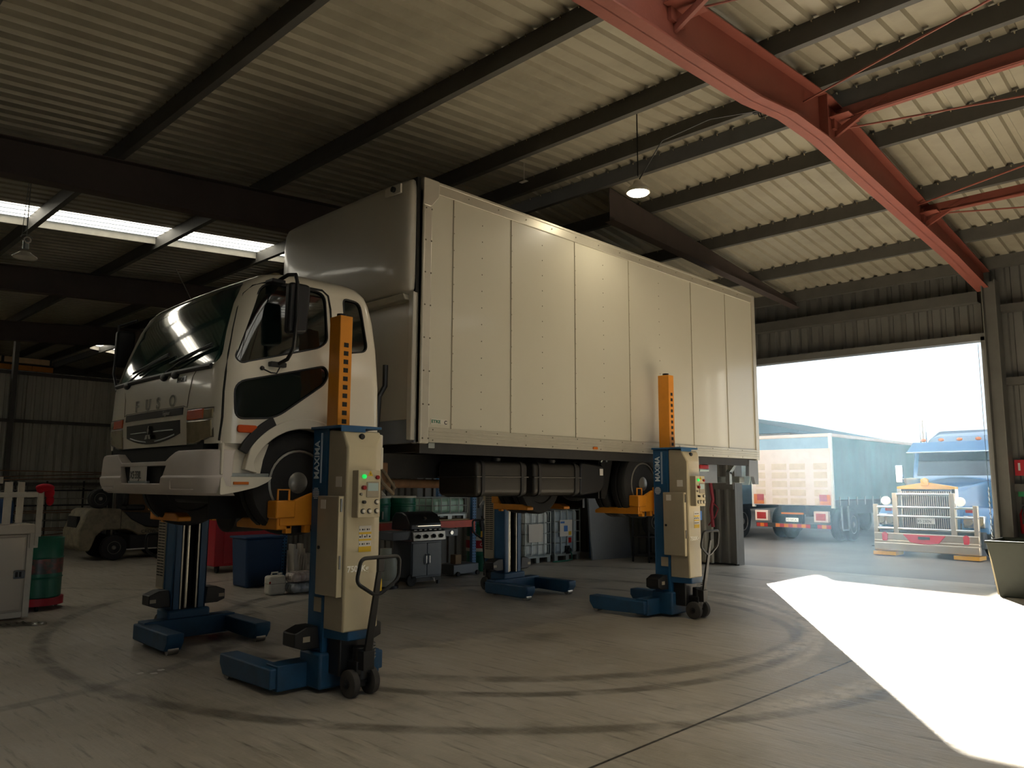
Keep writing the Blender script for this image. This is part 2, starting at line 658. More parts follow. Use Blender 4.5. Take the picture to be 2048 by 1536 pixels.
# short rafter over the door bay, carried on the door header
b = B()
lo = [(8.5, 5.266), (14.45, 4.993)]
up = [(14.45, zp(14.45)), (8.5, zp(8.5))]
b.prism(lo + up, 'y', 6.394, 6.406).prism(lo + [(x, z + .014) for x, z in lo[::-1]], 'y', 6.32, 6.48)
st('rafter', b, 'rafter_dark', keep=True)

# bracing between the near rafter and the bay to the right
for x0, x1, ye in ((7.6, 6.3, -1.), (8.5, 10.0, -1.), (11.2, 9.6, -1.), (11.7, 15, -1.), (5.4, 6.9, -.6)):
    b = B().tube([(x0, 3.19, 5.56 if x0 < 11 else 5.4), (min(x1, 14.3), ye, 5.62 if x0 < 11 else 5.45)], .011, 6)
    st('brace_rod', b, 'red_oxide', keep=True, smooth=True)
for x in (5.15, 8.42, 11.42):
    b = B().box(x - .03, x + .07, -2.98, 3.19, zp(x) - .13, zp(x) - .12).box(x - .012, x - .0, -2.98, 3.19, zp(x) - .13, zp(x) - .0)
    b.prism([(3.19, zp(x) - .32), (3.19, zp(x) - .24), (2.7, zp(x) - .02), (2.62, zp(x) - .02)], 'x', x - .02, x + .02)
    st('strut', b, 'red_oxide', keep=True)
    b = B().box(x - .17, x + .17, 2.98, 3.19, zp(x) - .14, zp(x) - .128).box(x - .1, x + .1, 3.16, 3.192, zp(x) - .25, zp(x) - .06)
    st('gusset', b, 'red_oxide', keep=True)


def wall_sheet(name, a0, a1, z0, z1, fixed, ax, m, pitch=.2133, sgn=1):
    b = B()
    pr = ribs(a0, a1, pitch)
    if ax == 'x':     # wall at constant x, ribs spaced along y
        b.loft([[(fixed + sgn * d, y, z) for y, d in pr] for z in (z0, z1)], caps=False, closed=False)
    else:
        b.loft([[(y, fixed + sgn * d, z) for y, d in pr] for z in (z0, z1)], caps=False, closed=False)
    return st(name, b, m, keep=True)


# door wall (far side of the span)
wall_sheet('wall_right', -9, DY0, 0, zs(XW), XW + .06, 'x', 'wall_dark')
wall_sheet('wall_right', DY1, 12.2, 0, zs(XW), XW + .06, 'x', 'wall_dark')
wall_sheet('wall_right', DY0, DY1, DH, zs(XW), XW + .06, 'x', 'wall_dark')
wall_sheet('wall_right', 12.2, 32, 0, zs(XW), XW + .06, 'x', 'wall_dark')
st('door_frame', B().box(XW - .12, XW + .1, DY0 - .06, DY0, 0, DH + .06).box(XW - .12, XW + .1, DY1, DY1 + .06, 0, DH + .06).box(XW - .12, XW + .1, DY0 - .06, DY1 + .06, DH, DH + .12), 'wall_dark')
for z in (1.5, 3.2, 4.4):
    st('girt', B().box(XW - .12, XW + .05, -9, DY0 - .06, z, z + .12).box(XW - .12, XW + .05, DY1 + .06, 12.1, z, z + .12), 'purlin', keep=True)
st('girt', B().box(XW - .14, XW + .05, DY0, DY1, 4.62, 4.8), 'purlin', keep=True)
# folded door leaf parked at the left jamb
b = B()
pr = [(y, d) for y, d in ribs(7.8, 8.42, .19, .045)]
b.loft([[(XW - .22 - d, y, z) for y, d in pr] for z in (.04, 3.9)], caps=False, closed=False)
b.box(XW - .24, XW - .16, 7.76, 7.81, .03, 3.92).box(XW - .24, XW - .16, 8.4, 8.45, .03, 3.92)
b.box(XW - .27, XW - .14, 7.78, 8.45, 1.5, 1.62)
st('door_1', b, 'wall_dark', keep=True)
b = B()
b.loft([[(XW - .34 - d, y + .45, z) for y, d in pr] for z in (.04, 3.9)], caps=False, closed=False)
b.box(XW - .36, XW - .28, 8.24, 8.28, .03, 3.92)
st('door_2', b, 'wall_sheet', keep=True)

# back wall behind the racking, return wall, end wall
wall_sheet('wall_back', 9.8, XW + .05, 0, 5.9, 12.2, 'y', 'wall_dark')
wall_sheet('wall_inner', 12.2, 22.5, 0, 5.8, 9.8, 'x', 'wall_dark')
wall_sheet('wall_end', -6, 9.8, 0, 4.4, 22.5, 'y', 'wall_sheet', .2, 1)
for z in (1.55, 3.12, 4.33):
    st('girt', B().box(-6, 9.8, 22.42, 22.49, z - .04, z + .04), 'purlin', keep=True)
for x in (-.2, 2.45, 5.05, 7.7):
    st('end_post', B().box(x - .05, x + .05, 22.2, 22.4, 0, 5.3), 'purlin', keep=True)
st('wall_far', B().box(-6, XW + .1, 32, 32.1, 0, 6.2), 'wall_dark', keep=True)
st('wall_left', B().box(-6.1, -6, -9, 32, 0, 5.2), 'wall_dark', keep=True)
st('wall_front', B().box(-6, -1, -9.1, -9, 0, 5.4).box(5.2, XW + .1, -9.1, -9, 0, 5.6).box(-1, 5.2, -9.1, -9, 3.7, 6.1), 'wall_dark', keep=True)
st('mezzanine_deck', B().box(-2, 6.3, 22.62, 25, 4.3, 4.42), 'purlin', keep=True)

# unseen roof added over the yard, outlined to cast the sun patch edge
TE = .358
KX, KY = .826 / TE, .564 / TE
poly = [(14.5, -18), (14.5, 3.25), (13.26, 3.25), (13.5, 5.67), (14.145, 6.145), (11.2, 6.13), (11.2, 34), (52, 34), (52, -18)]
vs = []
for x, y in poly:
    z = (6.6 + .18 * (x - 28.6)) / .585
    vs.append((x + KX * z, y + KY * z, z))
n = len(vs)
b = B().mk(vs + [(x, y, z + .15) for x, y, z in vs], [tuple(range(n)), tuple(range(n, 2 * n))] + [(i, (i + 1) % n, n + (i + 1) % n, n + i) for i in range(n)])
st('unseen_shade_roof', b, 'wall_dark', keep=True)
for x, y, z in (vs[0], vs[6], vs[7], vs[8]):  # posts added out of view to carry the shading roof
    st('unseen_shade_post', B().box(x - .15, x + .15, y - .15, y + .15, -.3, z + .05), 'purlin', keep=True)
# ------------------------------------------------------------------ truck on the lifts
CY = 6.92
T = thing('box_truck', 'white cab-over box truck raised on four blue column lifts in the workshop', 'truck', (7, CY, 1.17))


def interp(tb, z):
    for (a, *p), (b_, *q) in zip(tb, tb[1:]):
        if z <= b_:
            t = max(0, (z - a) / (b_ - a))
            return [u + (w - u) * t for u, w in zip(p, q)]
    return list(tb[-1][1:])


# z, front x, rear x, half width, front radius
CAB = [(1.9, 2.625, 4.19, 1.205, .16), (2.1, 2.612, 4.18, 1.215, .17), (2.45, 2.625, 4.17, 1.215, .19), (2.54, 2.64, 4.165, 1.21, .2), (2.8, 2.715, 4.155, 1.185, .2), (3.05, 2.80, 4.13, 1.155, .2),
       (3.2, 2.875, 4.10, 1.13, .2), (3.28, 2.945, 4.07, 1.105, .2), (3.34, 3.05, 4.03, 1.06, .2), (3.385, 3.22, 3.96, .98, .2), (3.405, 3.42, 3.86, .86, .2)]


def cab_sec(z, ins=0.):
    xf, xr, hw, rf = interp(CAB, z)
    xf += ins
    xr -= ins
    hw -= ins
    rr = .13
    pts = []
    # front edge with slight bow, from +y to -y, then down the near side
    n = 10
    for i in range(n + 1):
        y = (hw - rf) * (1 - 2 * i / n)
        pts.append((xf + .05 * (y / hw) ** 2, y))
    bow = .05 * ((hw - rf) / hw) ** 2
    for i in range(1, 9):
        a = PI / 2 * i / 8
        pts.append((xf + bow + rf * (1 - math.cos(a)), -(hw - rf) - rf * math.sin(a)))
    for i in range(9):
        a = PI / 2 * i / 8
        pts.append((xr - rr + rr * math.sin(a), -(hw - rr) - rr * math.cos(a)))
    m = [(x, -y) for x, y in pts[n + 1:]][::-1]
    return [V((x, CY + y, z)) for x, y in pts + m]


def cab_loft(ins=0.):
    zs_ = [1.9, 2.0, 2.1, 2.3, 2.45, 2.54, 2.65, 2.8, 2.92, 3.05, 3.13, 3.2, 3.24, 3.28, 3.31, 3.34, 3.365, 3.385, 3.405]
    return B().loft([cab_sec(z, ins) for z in zs_])


def side_y(x, z):   # near side surface of the cab
    xf, xr, hw, rf = interp(CAB, z)
    fx = xf + .045 + rf
    y = hw
    if x < fx:
        u = min(1, (fx - x) / rf)
        y = hw - rf * (1 - math.sqrt(max(0, 1 - u * u)))
    elif x > xr - .13:
        u = min(1, (x - xr + .13) / .13)
        y = hw - .13 * (1 - math.sqrt(max(0, 1 - u * u)))
    return CY - y


def pj(x, z):       # outline traced on y=5.70, carried to the true side surface
    k = side_y(x, z) / 5.70
    return (x * k, 1.6 + (z - 1.6) * k)


WIN = rpoly([pj(*p) for p in ((2.87, 3.155), (3.53, 3.218), (3.575, 2.80), (3.50, 2.735), (2.80, 2.525), (2.735, 2.56))], [.1, .09, .08, .05, .08, .05])
WEDGE = rpoly([(2.77, 2.375), (3.56, 2.585), (3.60, 2.52), (3.56, 2.43), (3.12, 2.115), (2.785, 2.09)], [.09, .04, .04, .05, .1, .07])
QWIN = rpoly([pj(*p) for p in ((3.715, 3.2), (3.89, 3.19), (3.985, 2.76), (3.76, 2.72))], [.05, .07, .07, .05])
SCR = rpoly([(CY - 1.11, 2.525), (CY + 1.11, 2.525), (CY + .93, 3.27), (CY - .93, 3.27)], [.12, .12, .12, .12])
ARC = [(3.40 + .50 * math.cos(a), 1.55 + .49 * math.sin(a)) for a in [i * PI / 24 for i in range(48)]]


def cut_side(p, far=False):
    return B().prism(p, 'y', *((7.9, 8.6) if far else (5.3, 5.95)))


cuts = [cut_side(WIN), cut_side(QWIN), cut_side(WEDGE), cut_side(WIN, 1), cut_side(WEDGE, 1), B().prism(SCR, 'x', 2.2, 3.16), B().prism(ARC, 'y', 5.3, 6.3), B().prism(ARC, 'y', 7.6, 8.6)]
cab = obj('cab', boolean(cab_loft(), cuts), 'cab_paint', T, ang=30)
obj('windshield', boolean(cab_loft(.012), [B().prism(SCR, 'x', 2.2, 3.15)], 'INTERSECT'), 'glass_teal', T, ang=20)
obj('door_window', boolean(cab_loft(.014), [cut_side(WIN)], 'INTERSECT'), 'glass', T, ang=20)
obj('quarter_window', boolean(cab_loft(.014), [cut_side(QWIN)], 'INTERSECT'), 'glass', T, ang=20)
obj('lower_door_window', boolean(cab_loft(.014), [cut_side(WEDGE)], 'INTERSECT'), 'glass', T, ang=20)
obj('door_window', boolean(cab_loft(.014), [cut_side(WIN, 1)], 'INTERSECT'), 'glass', T, ang=20)
obj('lower_door_window', boolean(cab_loft(.014), [cut_side(WEDGE, 1)], 'INTERSECT'), 'glass', T, ang=20)


def on_side(p, d=.004):
    return [(x, side_y(x, z) - d, z) for x, z in p]


# window rubbers, door shut lines
for nm, p in (('window_seal', WIN), ('window_seal', QWIN), ('window_seal', WEDGE)):
    obj(nm, B().tube(on_side(p, .0), .008, 6, True), 'black_plastic', cab)
b = B()
b.tube(on_side([(2.70, 1.92), (2.705, 2.1), (2.71, 2.3), (2.72, 2.45), (2.745, 2.6), (2.79, 2.8), (2.845, 3.0), (2.90, 3.13), (2.96, 3.2), (3.05, 3.235), (3.2, 3.25), (3.4, 3.26), (3.57, 3.262), (3.62, 3.22), (3.635, 3.1), (3.64, 2.8), (3.645, 2.5), (3.65, 2.2)], .0), .011, 6)
b.tube(on_side([(3.66, 2.07), (3.8, 2.055), (4.0, 2.045), (4.16, 2.04)], .0), .011, 6)
b.tube(on_side([(3.1, 1.915), (2.9, 1.91), (2.705, 1.91)], .0), .011, 6)
obj('door_gap', b, 'gap', cab)
b = B().tube([(2.66 + .01, CY + y, 2.535) for y in (-1.0, 1.0)], .012, 6)
obj('scuttle_trim', B().tube([(interp(CAB, 2.51)[0] + .05 * (y / 1.2) ** 2 - .008, CY + y, 2.51) for y in [(-1.02 + .17 * i) for i in range(13)]], .022, 8), 'black_plastic', cab)
# dark wheel-arch trim and white arch lip
b = B()
arc = lambda r, a0, a1, n=12: [(3.40 + r * math.cos(R(a0 + (a1 - a0) * i / n)), 1.55 + r * .98 * math.sin(R(a0 + (a1 - a0) * i / n))) for i in range(n + 1)]
b.prism(arc(.66, 118, 152) + arc(.585, 118, 152)[::-1], 'y', 5.685, 5.72)
obj('arch_trim', b, 'black_plastic', T, .006)
b = B()
b.prism(arc(.585, 40, 146, 24) + [(2.87, 1.70), (2.98, 1.672)] + arc(.50, 40, 155, 24)[::-1], 'y', 5.69, 5.755)
obj('arch_lip', b, 'cab_paint', T, .008)
# inner arch, dark
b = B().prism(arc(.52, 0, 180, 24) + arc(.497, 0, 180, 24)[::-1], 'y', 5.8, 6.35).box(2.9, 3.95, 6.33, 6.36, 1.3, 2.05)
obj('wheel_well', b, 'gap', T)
# step panel and lower skirt ahead of the wheel
SK = [(2.70, 1.92), (3.11, 1.92), (3.06, 1.78), (3.04, 1.665), (2.70, 1.665)]
b = B().prism(SK, 'y', 5.76, 5.775).prism([(2.69, 1.9), (2.71, 1.9), (2.71, 1.66), (2.69, 1.66)], 'y', 5.71, 5.775)
obj('step_recess', b, 'cab_paint', T, .006)
obj('step_tread', B().prism(rpoly([(2.71, 5.71), (3.09, 5.71), (3.11, 5.775), (2.71, 5.775)], .02, 3), 'z', 1.645, 1.672), 'galv', T, .004)
SK2 = [(2.69, 1.645), (3.12, 1.645), (3.08, 1.605), (2.99, 1.565), (2.84, 1.53), (2.69, 1.505)]
obj('skirt', B().prism(rpoly(SK2, .02, 3), 'y', 5.705, 5.775), 'cab_paint', T, .012)
obj('side_marker', B().box(2.79, 2.915, 5.695, 5.71, 1.585, 1.607), 'amber', T, .003)
o = B().prism(rpoly([(2.80, 1.985), (2.96, 1.985), (2.965, 2.045), (2.80, 2.045)], .025), 'y', 5.688, 5.712)
obj('side_indicator', o, 'amber_red', T, .006)
b = B().box(3.74, 4.185, 5.705, 6.0, 1.915, 2.03).box(3.9, 4.19, 5.70, 5.9, 1.72, 1.92)
obj('rear_cab_skirt', b, 'cab_paint', T, .012)
b = B().prism(rpoly([(4.02, 1.77), (4.15, 1.77), (4.15, 1.87), (4.02, 1.87)], .03), 'y', 5.692, 5.702)
obj('skirt_slot', b, 'gap', T)
obj('skirt_slot_bar', B().box(4.02, 4.15, 5.685, 5.695, 1.808, 1.835), 'cab_paint', T)

# front: grille, badge strip, lettering, lamps, bumper
FX = 2.615


def fx(y, z):
    xf, _, hw, rf = interp(CAB, z)
    yy = y - CY
    e = hw - rf
    if abs(yy) <= e:
        return xf + .05 * (yy / hw) ** 2
    u = min(1, (abs(yy) - e) / rf)
    return xf + .05 * (e / hw) ** 2 + rf * (1 - math.sqrt(1 - u * u))


def front_panel(pts, d0, d1, sub=10):
    """prism following the bowed front; pts are (y,z)"""
    n = len(pts)
    b = B()
    a = [(fx(y, z) - d0, y, z) for y, z in pts]
    c = [(fx(y, z) - d1, y, z) for y, z in pts]
    b.mk(a + c, [tuple(range(n)), tuple(range(n, 2 * n))] + [(i, (i + 1) % n, n + (i + 1) % n, n + i) for i in range(n)])
    return b


def strip_panel(y0, y1, zf0, zf1, d0, d1, n=12):
    """bowed strip between two z profiles, built in slices so that it follows the front"""
    secs = []
    for i in range(n + 1):
        y = y0 + (y1 - y0) * i / n
        za, zb = zf0(y), zf1(y)
        secs.append([(fx(y, za) - d0, y, za), (fx(y, zb) - d0, y, zb), (fx(y, zb) - d1, y, zb), (fx(y, za) - d1, y, za)])
    return B().loft(secs)


obj('badge_strip', strip_panel(6.3, 7.54, lambda y: 2.145, lambda y: 2.205, .006, -.02), 'black_gloss', T)
obj('grille', strip_panel(6.34, 7.5, lambda y: 1.925 + .07 * (abs(y - CY) / .58) ** 2, lambda y: 2.105, .004, -.02), 'black_gloss', T)
obj('grille_bar', B().tube([(fx(y, 2.03) - .008, y, 2.03 + .0 * y) for y in (6.46, 6.65, 6.84)], .005, 6), 'galv', T)
obj('grille_bar', B().tube([(fx(y, 2.03) - .008, y, 2.03 + .0 * y) for y in (7.0, 7.2, 7.38)], .005, 6), 'galv', T)
for ya, yb in ((6.44, 6.82), (7.02, 7.4)):
    ys = [ya + (yb - ya) * i / 6 for i in range(7)]
    obj('grille_bar', B().tube([(fx(y, 1.95) - .006, y, 1.945 + .05 * ((y - CY) / .5) ** 2) for y in ys], .006, 6), 'galv', T)
# three diamond emblem
b = B()
for a in (90, 210, 330):
    u = (math.cos(R(a)), math.sin(R(a)))
    v = (-u[1], u[0])
    c = [(0, 0), (.038 * u[0] + .022 * v[0], .038 * u[1] + .022 * v[1]), (.076 * u[0], .076 * u[1]), (.038 * u[0] - .022 * v[0], .038 * u[1] - .022 * v[1])]
    b.prism([(CY - q[0], 2.005 + q[1]) for q in c], 'x', FX - .024, FX - .006)
obj('emblem', b, 'chrome', T)
for ch, y in (('F', 7.3), ('U', 7.06), ('S', 6.82), ('O', 6.56)):
    yy = y
    x = fx(yy - .04, 2.25) - .004
    text(ch, .135, (x, yy, 2.225), (.02, -1, 0), (0, 0, 1), 'chrome', T, 'letter', .006, bold=.02, sx=1.15)
text('Fighter', .05, (fx(6.62, 2.16) - .012, 6.66, 2.158), (.02, -1, 0), (0, 0, 1), 'steel', T, 'lettering', .002)
obj('model_plate', front_panel([(6.30, 2.42), (6.46, 2.42), (6.46, 2.465), (6.30, 2.465)], .005, -.004), 'black_gloss', T)
text('1024', .055, (fx(6.4, 2.43) - .008, 6.455, 2.423), (.02, -1, 0), (0, 0, 1), 'chrome', T, 'lettering', .002, bold=.02)
obj('front_panel_gap', B().tube([(fx(y, z) - .001, y, z) for y, z in ((6.13, 2.52), (6.19, 2.44), (6.225, 2.3), (6.235, 2.2))] + [(fx(y, 2.215) - .001, y, 2.215) for y in (6.3, CY, 7.54)] + [(fx(y, z) - .001, y, z) for y, z in ((7.6, 2.2), (7.62, 2.35), (7.71, 2.52))], .004, 6), 'seam', cab)


def lamp(s):
    sg = lambda y: y if s < 0 else 2 * CY - y
    low = lambda y: 1.955 - .05 * max(0, min(1, (y - 5.85) / .25))

    def pan(y0, y1, z0, z1, d0, d1):
        b = B()
        n = 10
        secs = []
        for i in range(n + 1):
            y = y0 + (y1 - y0) * i / n
            za, zb = z0(y), z1(y)
            q = sg(y)
            secs.append([(fx(q, za) - d0, q, za), (fx(q, zb) - d0, q, zb), (fx(q, zb) - d1, q, zb), (fx(q, za) - d1, q, za)])
        return b.loft(secs)
    obj('headlight', pan(5.835, 6.215, low, lambda y: 2.085, .01, -.05), 'lamp_glass', T, .006)
    obj('turn_signal', pan(5.95, 6.215, lambda y: 2.095, lambda y: 2.175, .01, -.04), 'amber_red', T, .006)
    obj('position_lamp', pan(5.82, 5.95, lambda y: 2.095, lambda y: 2.17, .009, -.04), 'lamp_glass', T, .005)
    obj('headlight_surround', pan(5.815, 6.225, lambda y: low(y) - .008, lambda y: 2.182, .003, -.05), 'seam', T)


lamp(-1)
lamp(1)


def bump_sec(z, inx, hw, n=12):
    pts = []
    for i in range(n + 1):
        y = (hw - .22) * (1 - 2 * i / n)
        pts.append((2.545 + inx + .045 * (y / hw) ** 2, y))
    for i in range(1, 9):
        a = PI / 2 * i / 8
        pts.append((2.545 + inx + .03 + .2 * (1 - math.cos(a)), -(hw - .22) - .22 * math.sin(a)))
    m = [(x, -y) for x, y in pts[n + 1:]][::-1]
    return [V((x, CY + y, z)) for x, y in m + pts]


b = B().loft([bump_sec(z, i, h) for z, i, h in ((1.5, .06, 1.17), (1.52, .03, 1.2), (1.58, 0, 1.22), (1.64, -.008, 1.225), (1.655, .004, 1.22), (1.81, .012, 1.22), (1.84, .02, 1.218), (1.852, .035, 1.21))])
rec = [(6.42, 1.735), (7.42, 1.735), (7.34, 1.59), (6.5, 1.59)]
bu = obj('bumper', boolean(b, [B().prism(rec, 'x', 2.3, 2.62), B().prism([(6.2, 1.9), (6.27, 1.85), (6.44, 1.77), (7.4, 1.77), (7.57, 1.85), (7.64, 1.9)], 'x', 2.3, 2.9)]), 'bump_paint', T, .006, ang=30)
obj('bumper_recess', B().prism(rec, 'x', 2.6, 2.63), 'gap', T)
for s in (-1, 1):
    p = rpoly([(CY + s * .62, 1.545), (CY + s * .98, 1.545), (CY + s * .98, 1.62), (CY + s * .62, 1.62)], .02)
    obj('fog_panel_outline', B().tube([(2.545 + .045 * ((y - CY) / 1.22) ** 2 - .002 + (0.03 if abs(y - CY) > .97 else 0), y, z) for y, z in p], .005, 6, True), 'bump_paint', T)
obj('under_grille_gap', B().box(2.65, 2.75, 5.95, 7.9, 1.76, 1.93), 'gap', T)
pl = obj('licence_plate', B().box(2.555, 2.565, 6.81, 7.17, 1.61, 1.735), 'white_plate', T, .003)
text('XS·33JL', .092, (2.553, 7.155, 1.632), (0, -1, 0), (0, 0, 1), 'ink', pl, 'lettering', .001, sx=.86)
obj('plate_bracket', B().box(2.556, 2.58, 6.78, 7.2, 1.592, 1.612), 'galv', T)

# wipers, beacon, aerial
for y0, y1 in ((7.55, 6.75), (6.7, 5.98)):
    zf = lambda y, z: (fx(y, z) - .02, y, z)
    obj('wiper', B().tube([zf(y0, 2.52), zf(y0 - .2, 2.58), zf(y1 + .2, 2.66), zf(y1, 2.68)], .01, 6).tube([zf(y0 - .05, 2.60), zf(y1 - .0, 2.70)], .012, 6), 'black_plastic', T)
for y in (7.6, 6.72, 6.5):
    obj('wiper_motor_cover', B().ball((fx(y, 2.49) - .01, y, 2.49), .05, (.5, 1.3, .7)), 'black_plastic', T)
obj('roof_beacon', B().lathe([(.07, 0), (.07, .02), (.06, .03), (.055, .07), (.03, .09), (.001, .092)], (3.39, 6.3, 3.385), 'z', 20), 'lamp_glass', T)
obj('aerial', B().tube([(3.0, 7.15, 3.3), (2.92, 7.35, 3.62)], .004, 5), 'steel', T)

# mirror: head on a bent bar from roof to door
b = B().tube([(3.12, side_y(3.12, 3.24), 3.245), (3.14, 5.63, 3.285), (3.15, 5.53, 3.27), (3.15, 5.50, 3.2), (3.145, 5.48, 2.9), (3.14, 5.50, 2.66), (3.13, 5.57, 2.58), (3.11, 5.69, 2.545)], .016, 8)
mr = obj('mirror_arm', b, 'black_plastic', T)
obj('arm_bracket', B().prism(rpoly([(3.04, 3.225), (3.16, 3.225), (3.16, 3.255), (3.04, 3.255)], .01), 'y', 5.70, 5.82), 'black_plastic', mr, .004)
obj('arm_bracket', B().prism(rpoly([(3.04, 2.525), (3.18, 2.525), (3.18, 2.565), (3.04, 2.565)], .01), 'y', 5.665, 5.72), 'black_plastic', mr, .004)
obj('mirror_head', B().prism(rpoly([(3.085, 2.78), (3.265, 2.80), (3.28, 3.2), (3.09, 3.2)], .04), 'y', 5.50, 5.58), 'black_plastic', T, .02)
obj('mirror_cable', B().tube([(2.99, 5.70, 2.5), (3.04, 5.66, 2.47), (3.09, 5.66, 2.47), (3.13, 5.68, 2.53)], .006, 6).ball((2.985, 5.70, 2.505), .018), 'black_plastic', T)
b = B().tube([(2.9, 8.2, 3.24), (2.8, 8.42, 3.2), (2.78, 8.42, 2.7), (2.75, 8.2, 2.5)], .014, 8)
mr = obj('mirror_arm', b, 'black_plastic', T)
obj('mirror_head', B().prism(rpoly([(2.78, 2.77), (2.96, 2.77), (2.96, 3.15), (2.78, 3.15)], .04), 'y', 8.38, 8.46), 'black_plastic', T, .02)
# grab handle behind the cab
obj('exhaust_bracket', B().tube([(4.28, 5.95, 2.0), (4.28, 5.92, 2.4), (4.33, 5.9, 2.5), (4.33, 5.9, 2.7)], .025, 8), 'black_plastic', T)

# ---- cargo box
X0, X1, Y0, Y1, Z0, Z1 = 4.58, 11.3, 5.70, 8.14, 2.03, 4.565
obj('cargo_box', B().box(X0 + .02, X1, Y0 + .012, Y1 - .012, Z0, Z1 - .02), 'box_paint', T, .01)
b = B().box(X0 + .13, X1, Y0, Y0 + .05, Z1 - .125, Z1).box(X0 + .13, X1, Y0 - .008, Y0 + .05, Z1 - .03, Z1)
obj('top_rail', b, 'rail_alu', T, .006)
obj('top_rail', B().box(X0 + .13, X1, Y1 - .05, Y1, Z1 - .125, Z1), 'rail_alu', T, .006)
b = B().box(X0 + .12, X1, Y0 - .004, Y0 + .06, 1.985, 2.125)
for z in (2.02, 2.05, 2.085):
    b.box(X0 + .12, X1, Y0 - .009, Y0, z, z + .008)
obj('bottom_rail', b, 'rail_alu', T, .003)
obj('bottom_rail', B().box(X0 + .12, X1, Y1 - .06, Y1 + .004, 1.985, 2.125), 'rail_alu', T, .003)
b = B().box(X0, X0 + .12, Y0 - .01, Y0 + .12, 1.97, Z1 - .12).box(X0, X0 + .03, Y0 - .016, Y0 + .05, 1.97, Z1 - .12)
obj('corner_post', b, 'post_alu', T, .012)
obj('corner_cap', B().prism(rpoly([(X0, Z1 - .28), (X0 + .1, Z1 - .28), (X0 + .2, Z1 - .16), (X0 + .2, Z1), (X0, Z1)], .02, 3), 'y', Y0 - .018, Y0 + .1), 'post_alu', T, .008)
obj('corner_post', B().box(X0, X0 + .12, Y1 - .12, Y1 + .01, 1.97, Z1), 'post_alu', T, .012)
obj('rear_frame', B().box(X1 - .08, X1 + .02, Y0 - .006, Y0 + .1, 1.97, Z1).box(X1 - .08, X1 + .02, Y1 - .1, Y1 + .006, 1.97, Z1).box(X1 - .08, X1 + .02, Y0, Y1, Z1 - .12, Z1).box(X1 - .08, X1 + .02, Y0, Y1, 1.97, 2.09), 'post_alu', T, .006)
for x in (4.99, 5.82, 6.89, 7.96, 9.44, 10.4):
    b = B().box(x - .004, x + .004, Y0 + .004, Y0 + .03, 2.12, Z1 - .12)
    obj('panel_joint', b, 'joint', T, smooth=False)
b = B()
for x in (4.99, 5.38, 5.82, 6.31, 6.89, 7.42, 7.96, 8.63, 9.44):
    for k in range(14):
        b.ball((x + .012, Y0 + .011, 2.17 + k * .175), .007, (1, .5, 1), 5)
for x in (4.62, 4.69):
    for k in range(8):
        b.ball((x, Y0 - .012, 2.02 + k * .32), .009, (1, .5, 1), 5)
for k in range(15):
    for z in (2.005, 2.105, Z1 - .07):
        b.ball((4.75 + k * .43, Y0 - .006, z), .008, (1, .5, 1), 5)
obj('rivets', b, 'seam', T, kind='stuff')
sk = obj('maker_sticker', B().box(4.735, 4.935, Y0 + .006, Y0 + .011, 2.16, 2.21), 'white_plastic', T)
text('ETKE', .042, (4.74, Y0 + .005, 2.172), (1, 0, 0), (0, 0, 1), 'drum_green', sk, 'lettering', .001, bold=.03, sx=1.2)
text('C', .05, (4.9, Y0 + .005, 2.165), (1, 0, 0), (0, 0, 1), 'ink', sk, 'lettering', .001, bold=.03)
obj('side_marker', B().prism(rpoly([(7.18, 2.0), (7.26, 2.0), (7.26, 2.03), (7.18, 2.03)], .012), 'y', Y0 - .02, Y0), 'amber', T, .004)
obj('side_marker', B().box(8.02, 8.14, Y0 + .08, Y0 + .1, 1.935, 1.965), 'red_lens', T, .004)
obj('bin_latch', B().box(4.72, 4.8, Y0 + .02, Y0 + .08, 1.93, 1.985), 'galv', T, .006)
# front wall of the box and the rounded nose over the cab
obj('front_wall', B().box(X0 - .02, X0 + .04, Y0 + .05, Y1 - .05, 2.2, 3.45), 'fair_paint', T, .006)
obj('front_wall_plinth', B().box(X0 - .015, X0 + .04, Y0 + .05, Y1 - .05, 1.98, 2.2), 'grey_board', T)
obj('front_wall_strip', B().box(X0 - .07, X0 - .018, Y0 + .03, Y0 + .1, 2.0, 3.42), 'fair_paint', T, .008)
obj('front_wall_ledge', B().prism([(4.44, 3.40), (4.58, 3.40), (4.58, 3.34), (4.47, 3.34)], 'y', Y0 + .1, Y1 - .1), 'rail_alu', T, .012)
secs = []
for z, g, hw in ((3.40, .02, 1.12), (3.415, .07, 1.16), (3.45, .115, 1.18), (3.55, .14, 1.19), (3.9, .15, 1.19), (4.3, .14, 1.19), (4.46, .12, 1.185), (4.52, .09, 1.17), (4.545, .03, 1.14)):
    k = g / .15
    q = [(X0 - .05, CY + hw), (X0 - .05, CY - hw)]
    c = [(X0 - .05 - g * math.cos(t * PI / 2 * .999) ** .5, CY - hw * math.copysign(abs(math.sin(t * PI / 2)) ** .45, t)) for t in [1 - i / 14 for i in range(1, 28)]]
    secs.append([(x, y, z) for x, y in q + c])
obj('roof_fairing', B().loft(secs), 'fair_paint', T, ang=50)
obj('fairing_seal', B().box(X0 - .05, X0 - .012, Y0 + .02, Y1 - .02, 3.41, Z1 - .005), 'gap', T)
b = B().cyl((4.40, 5.9, 4.43), (4.36, 5.9, 4.43), .028, 14)
cl = obj('clearance_lamp', b, 'black_plastic', T)
obj('lamp_pad', B().prism(rpoly([(5.8, 4.38), (6.05, 4.39), (6.05, 4.47), (5.8, 4.475)], .01), 'x', 4.385, 4.405), 'white_plastic', cl, .003)

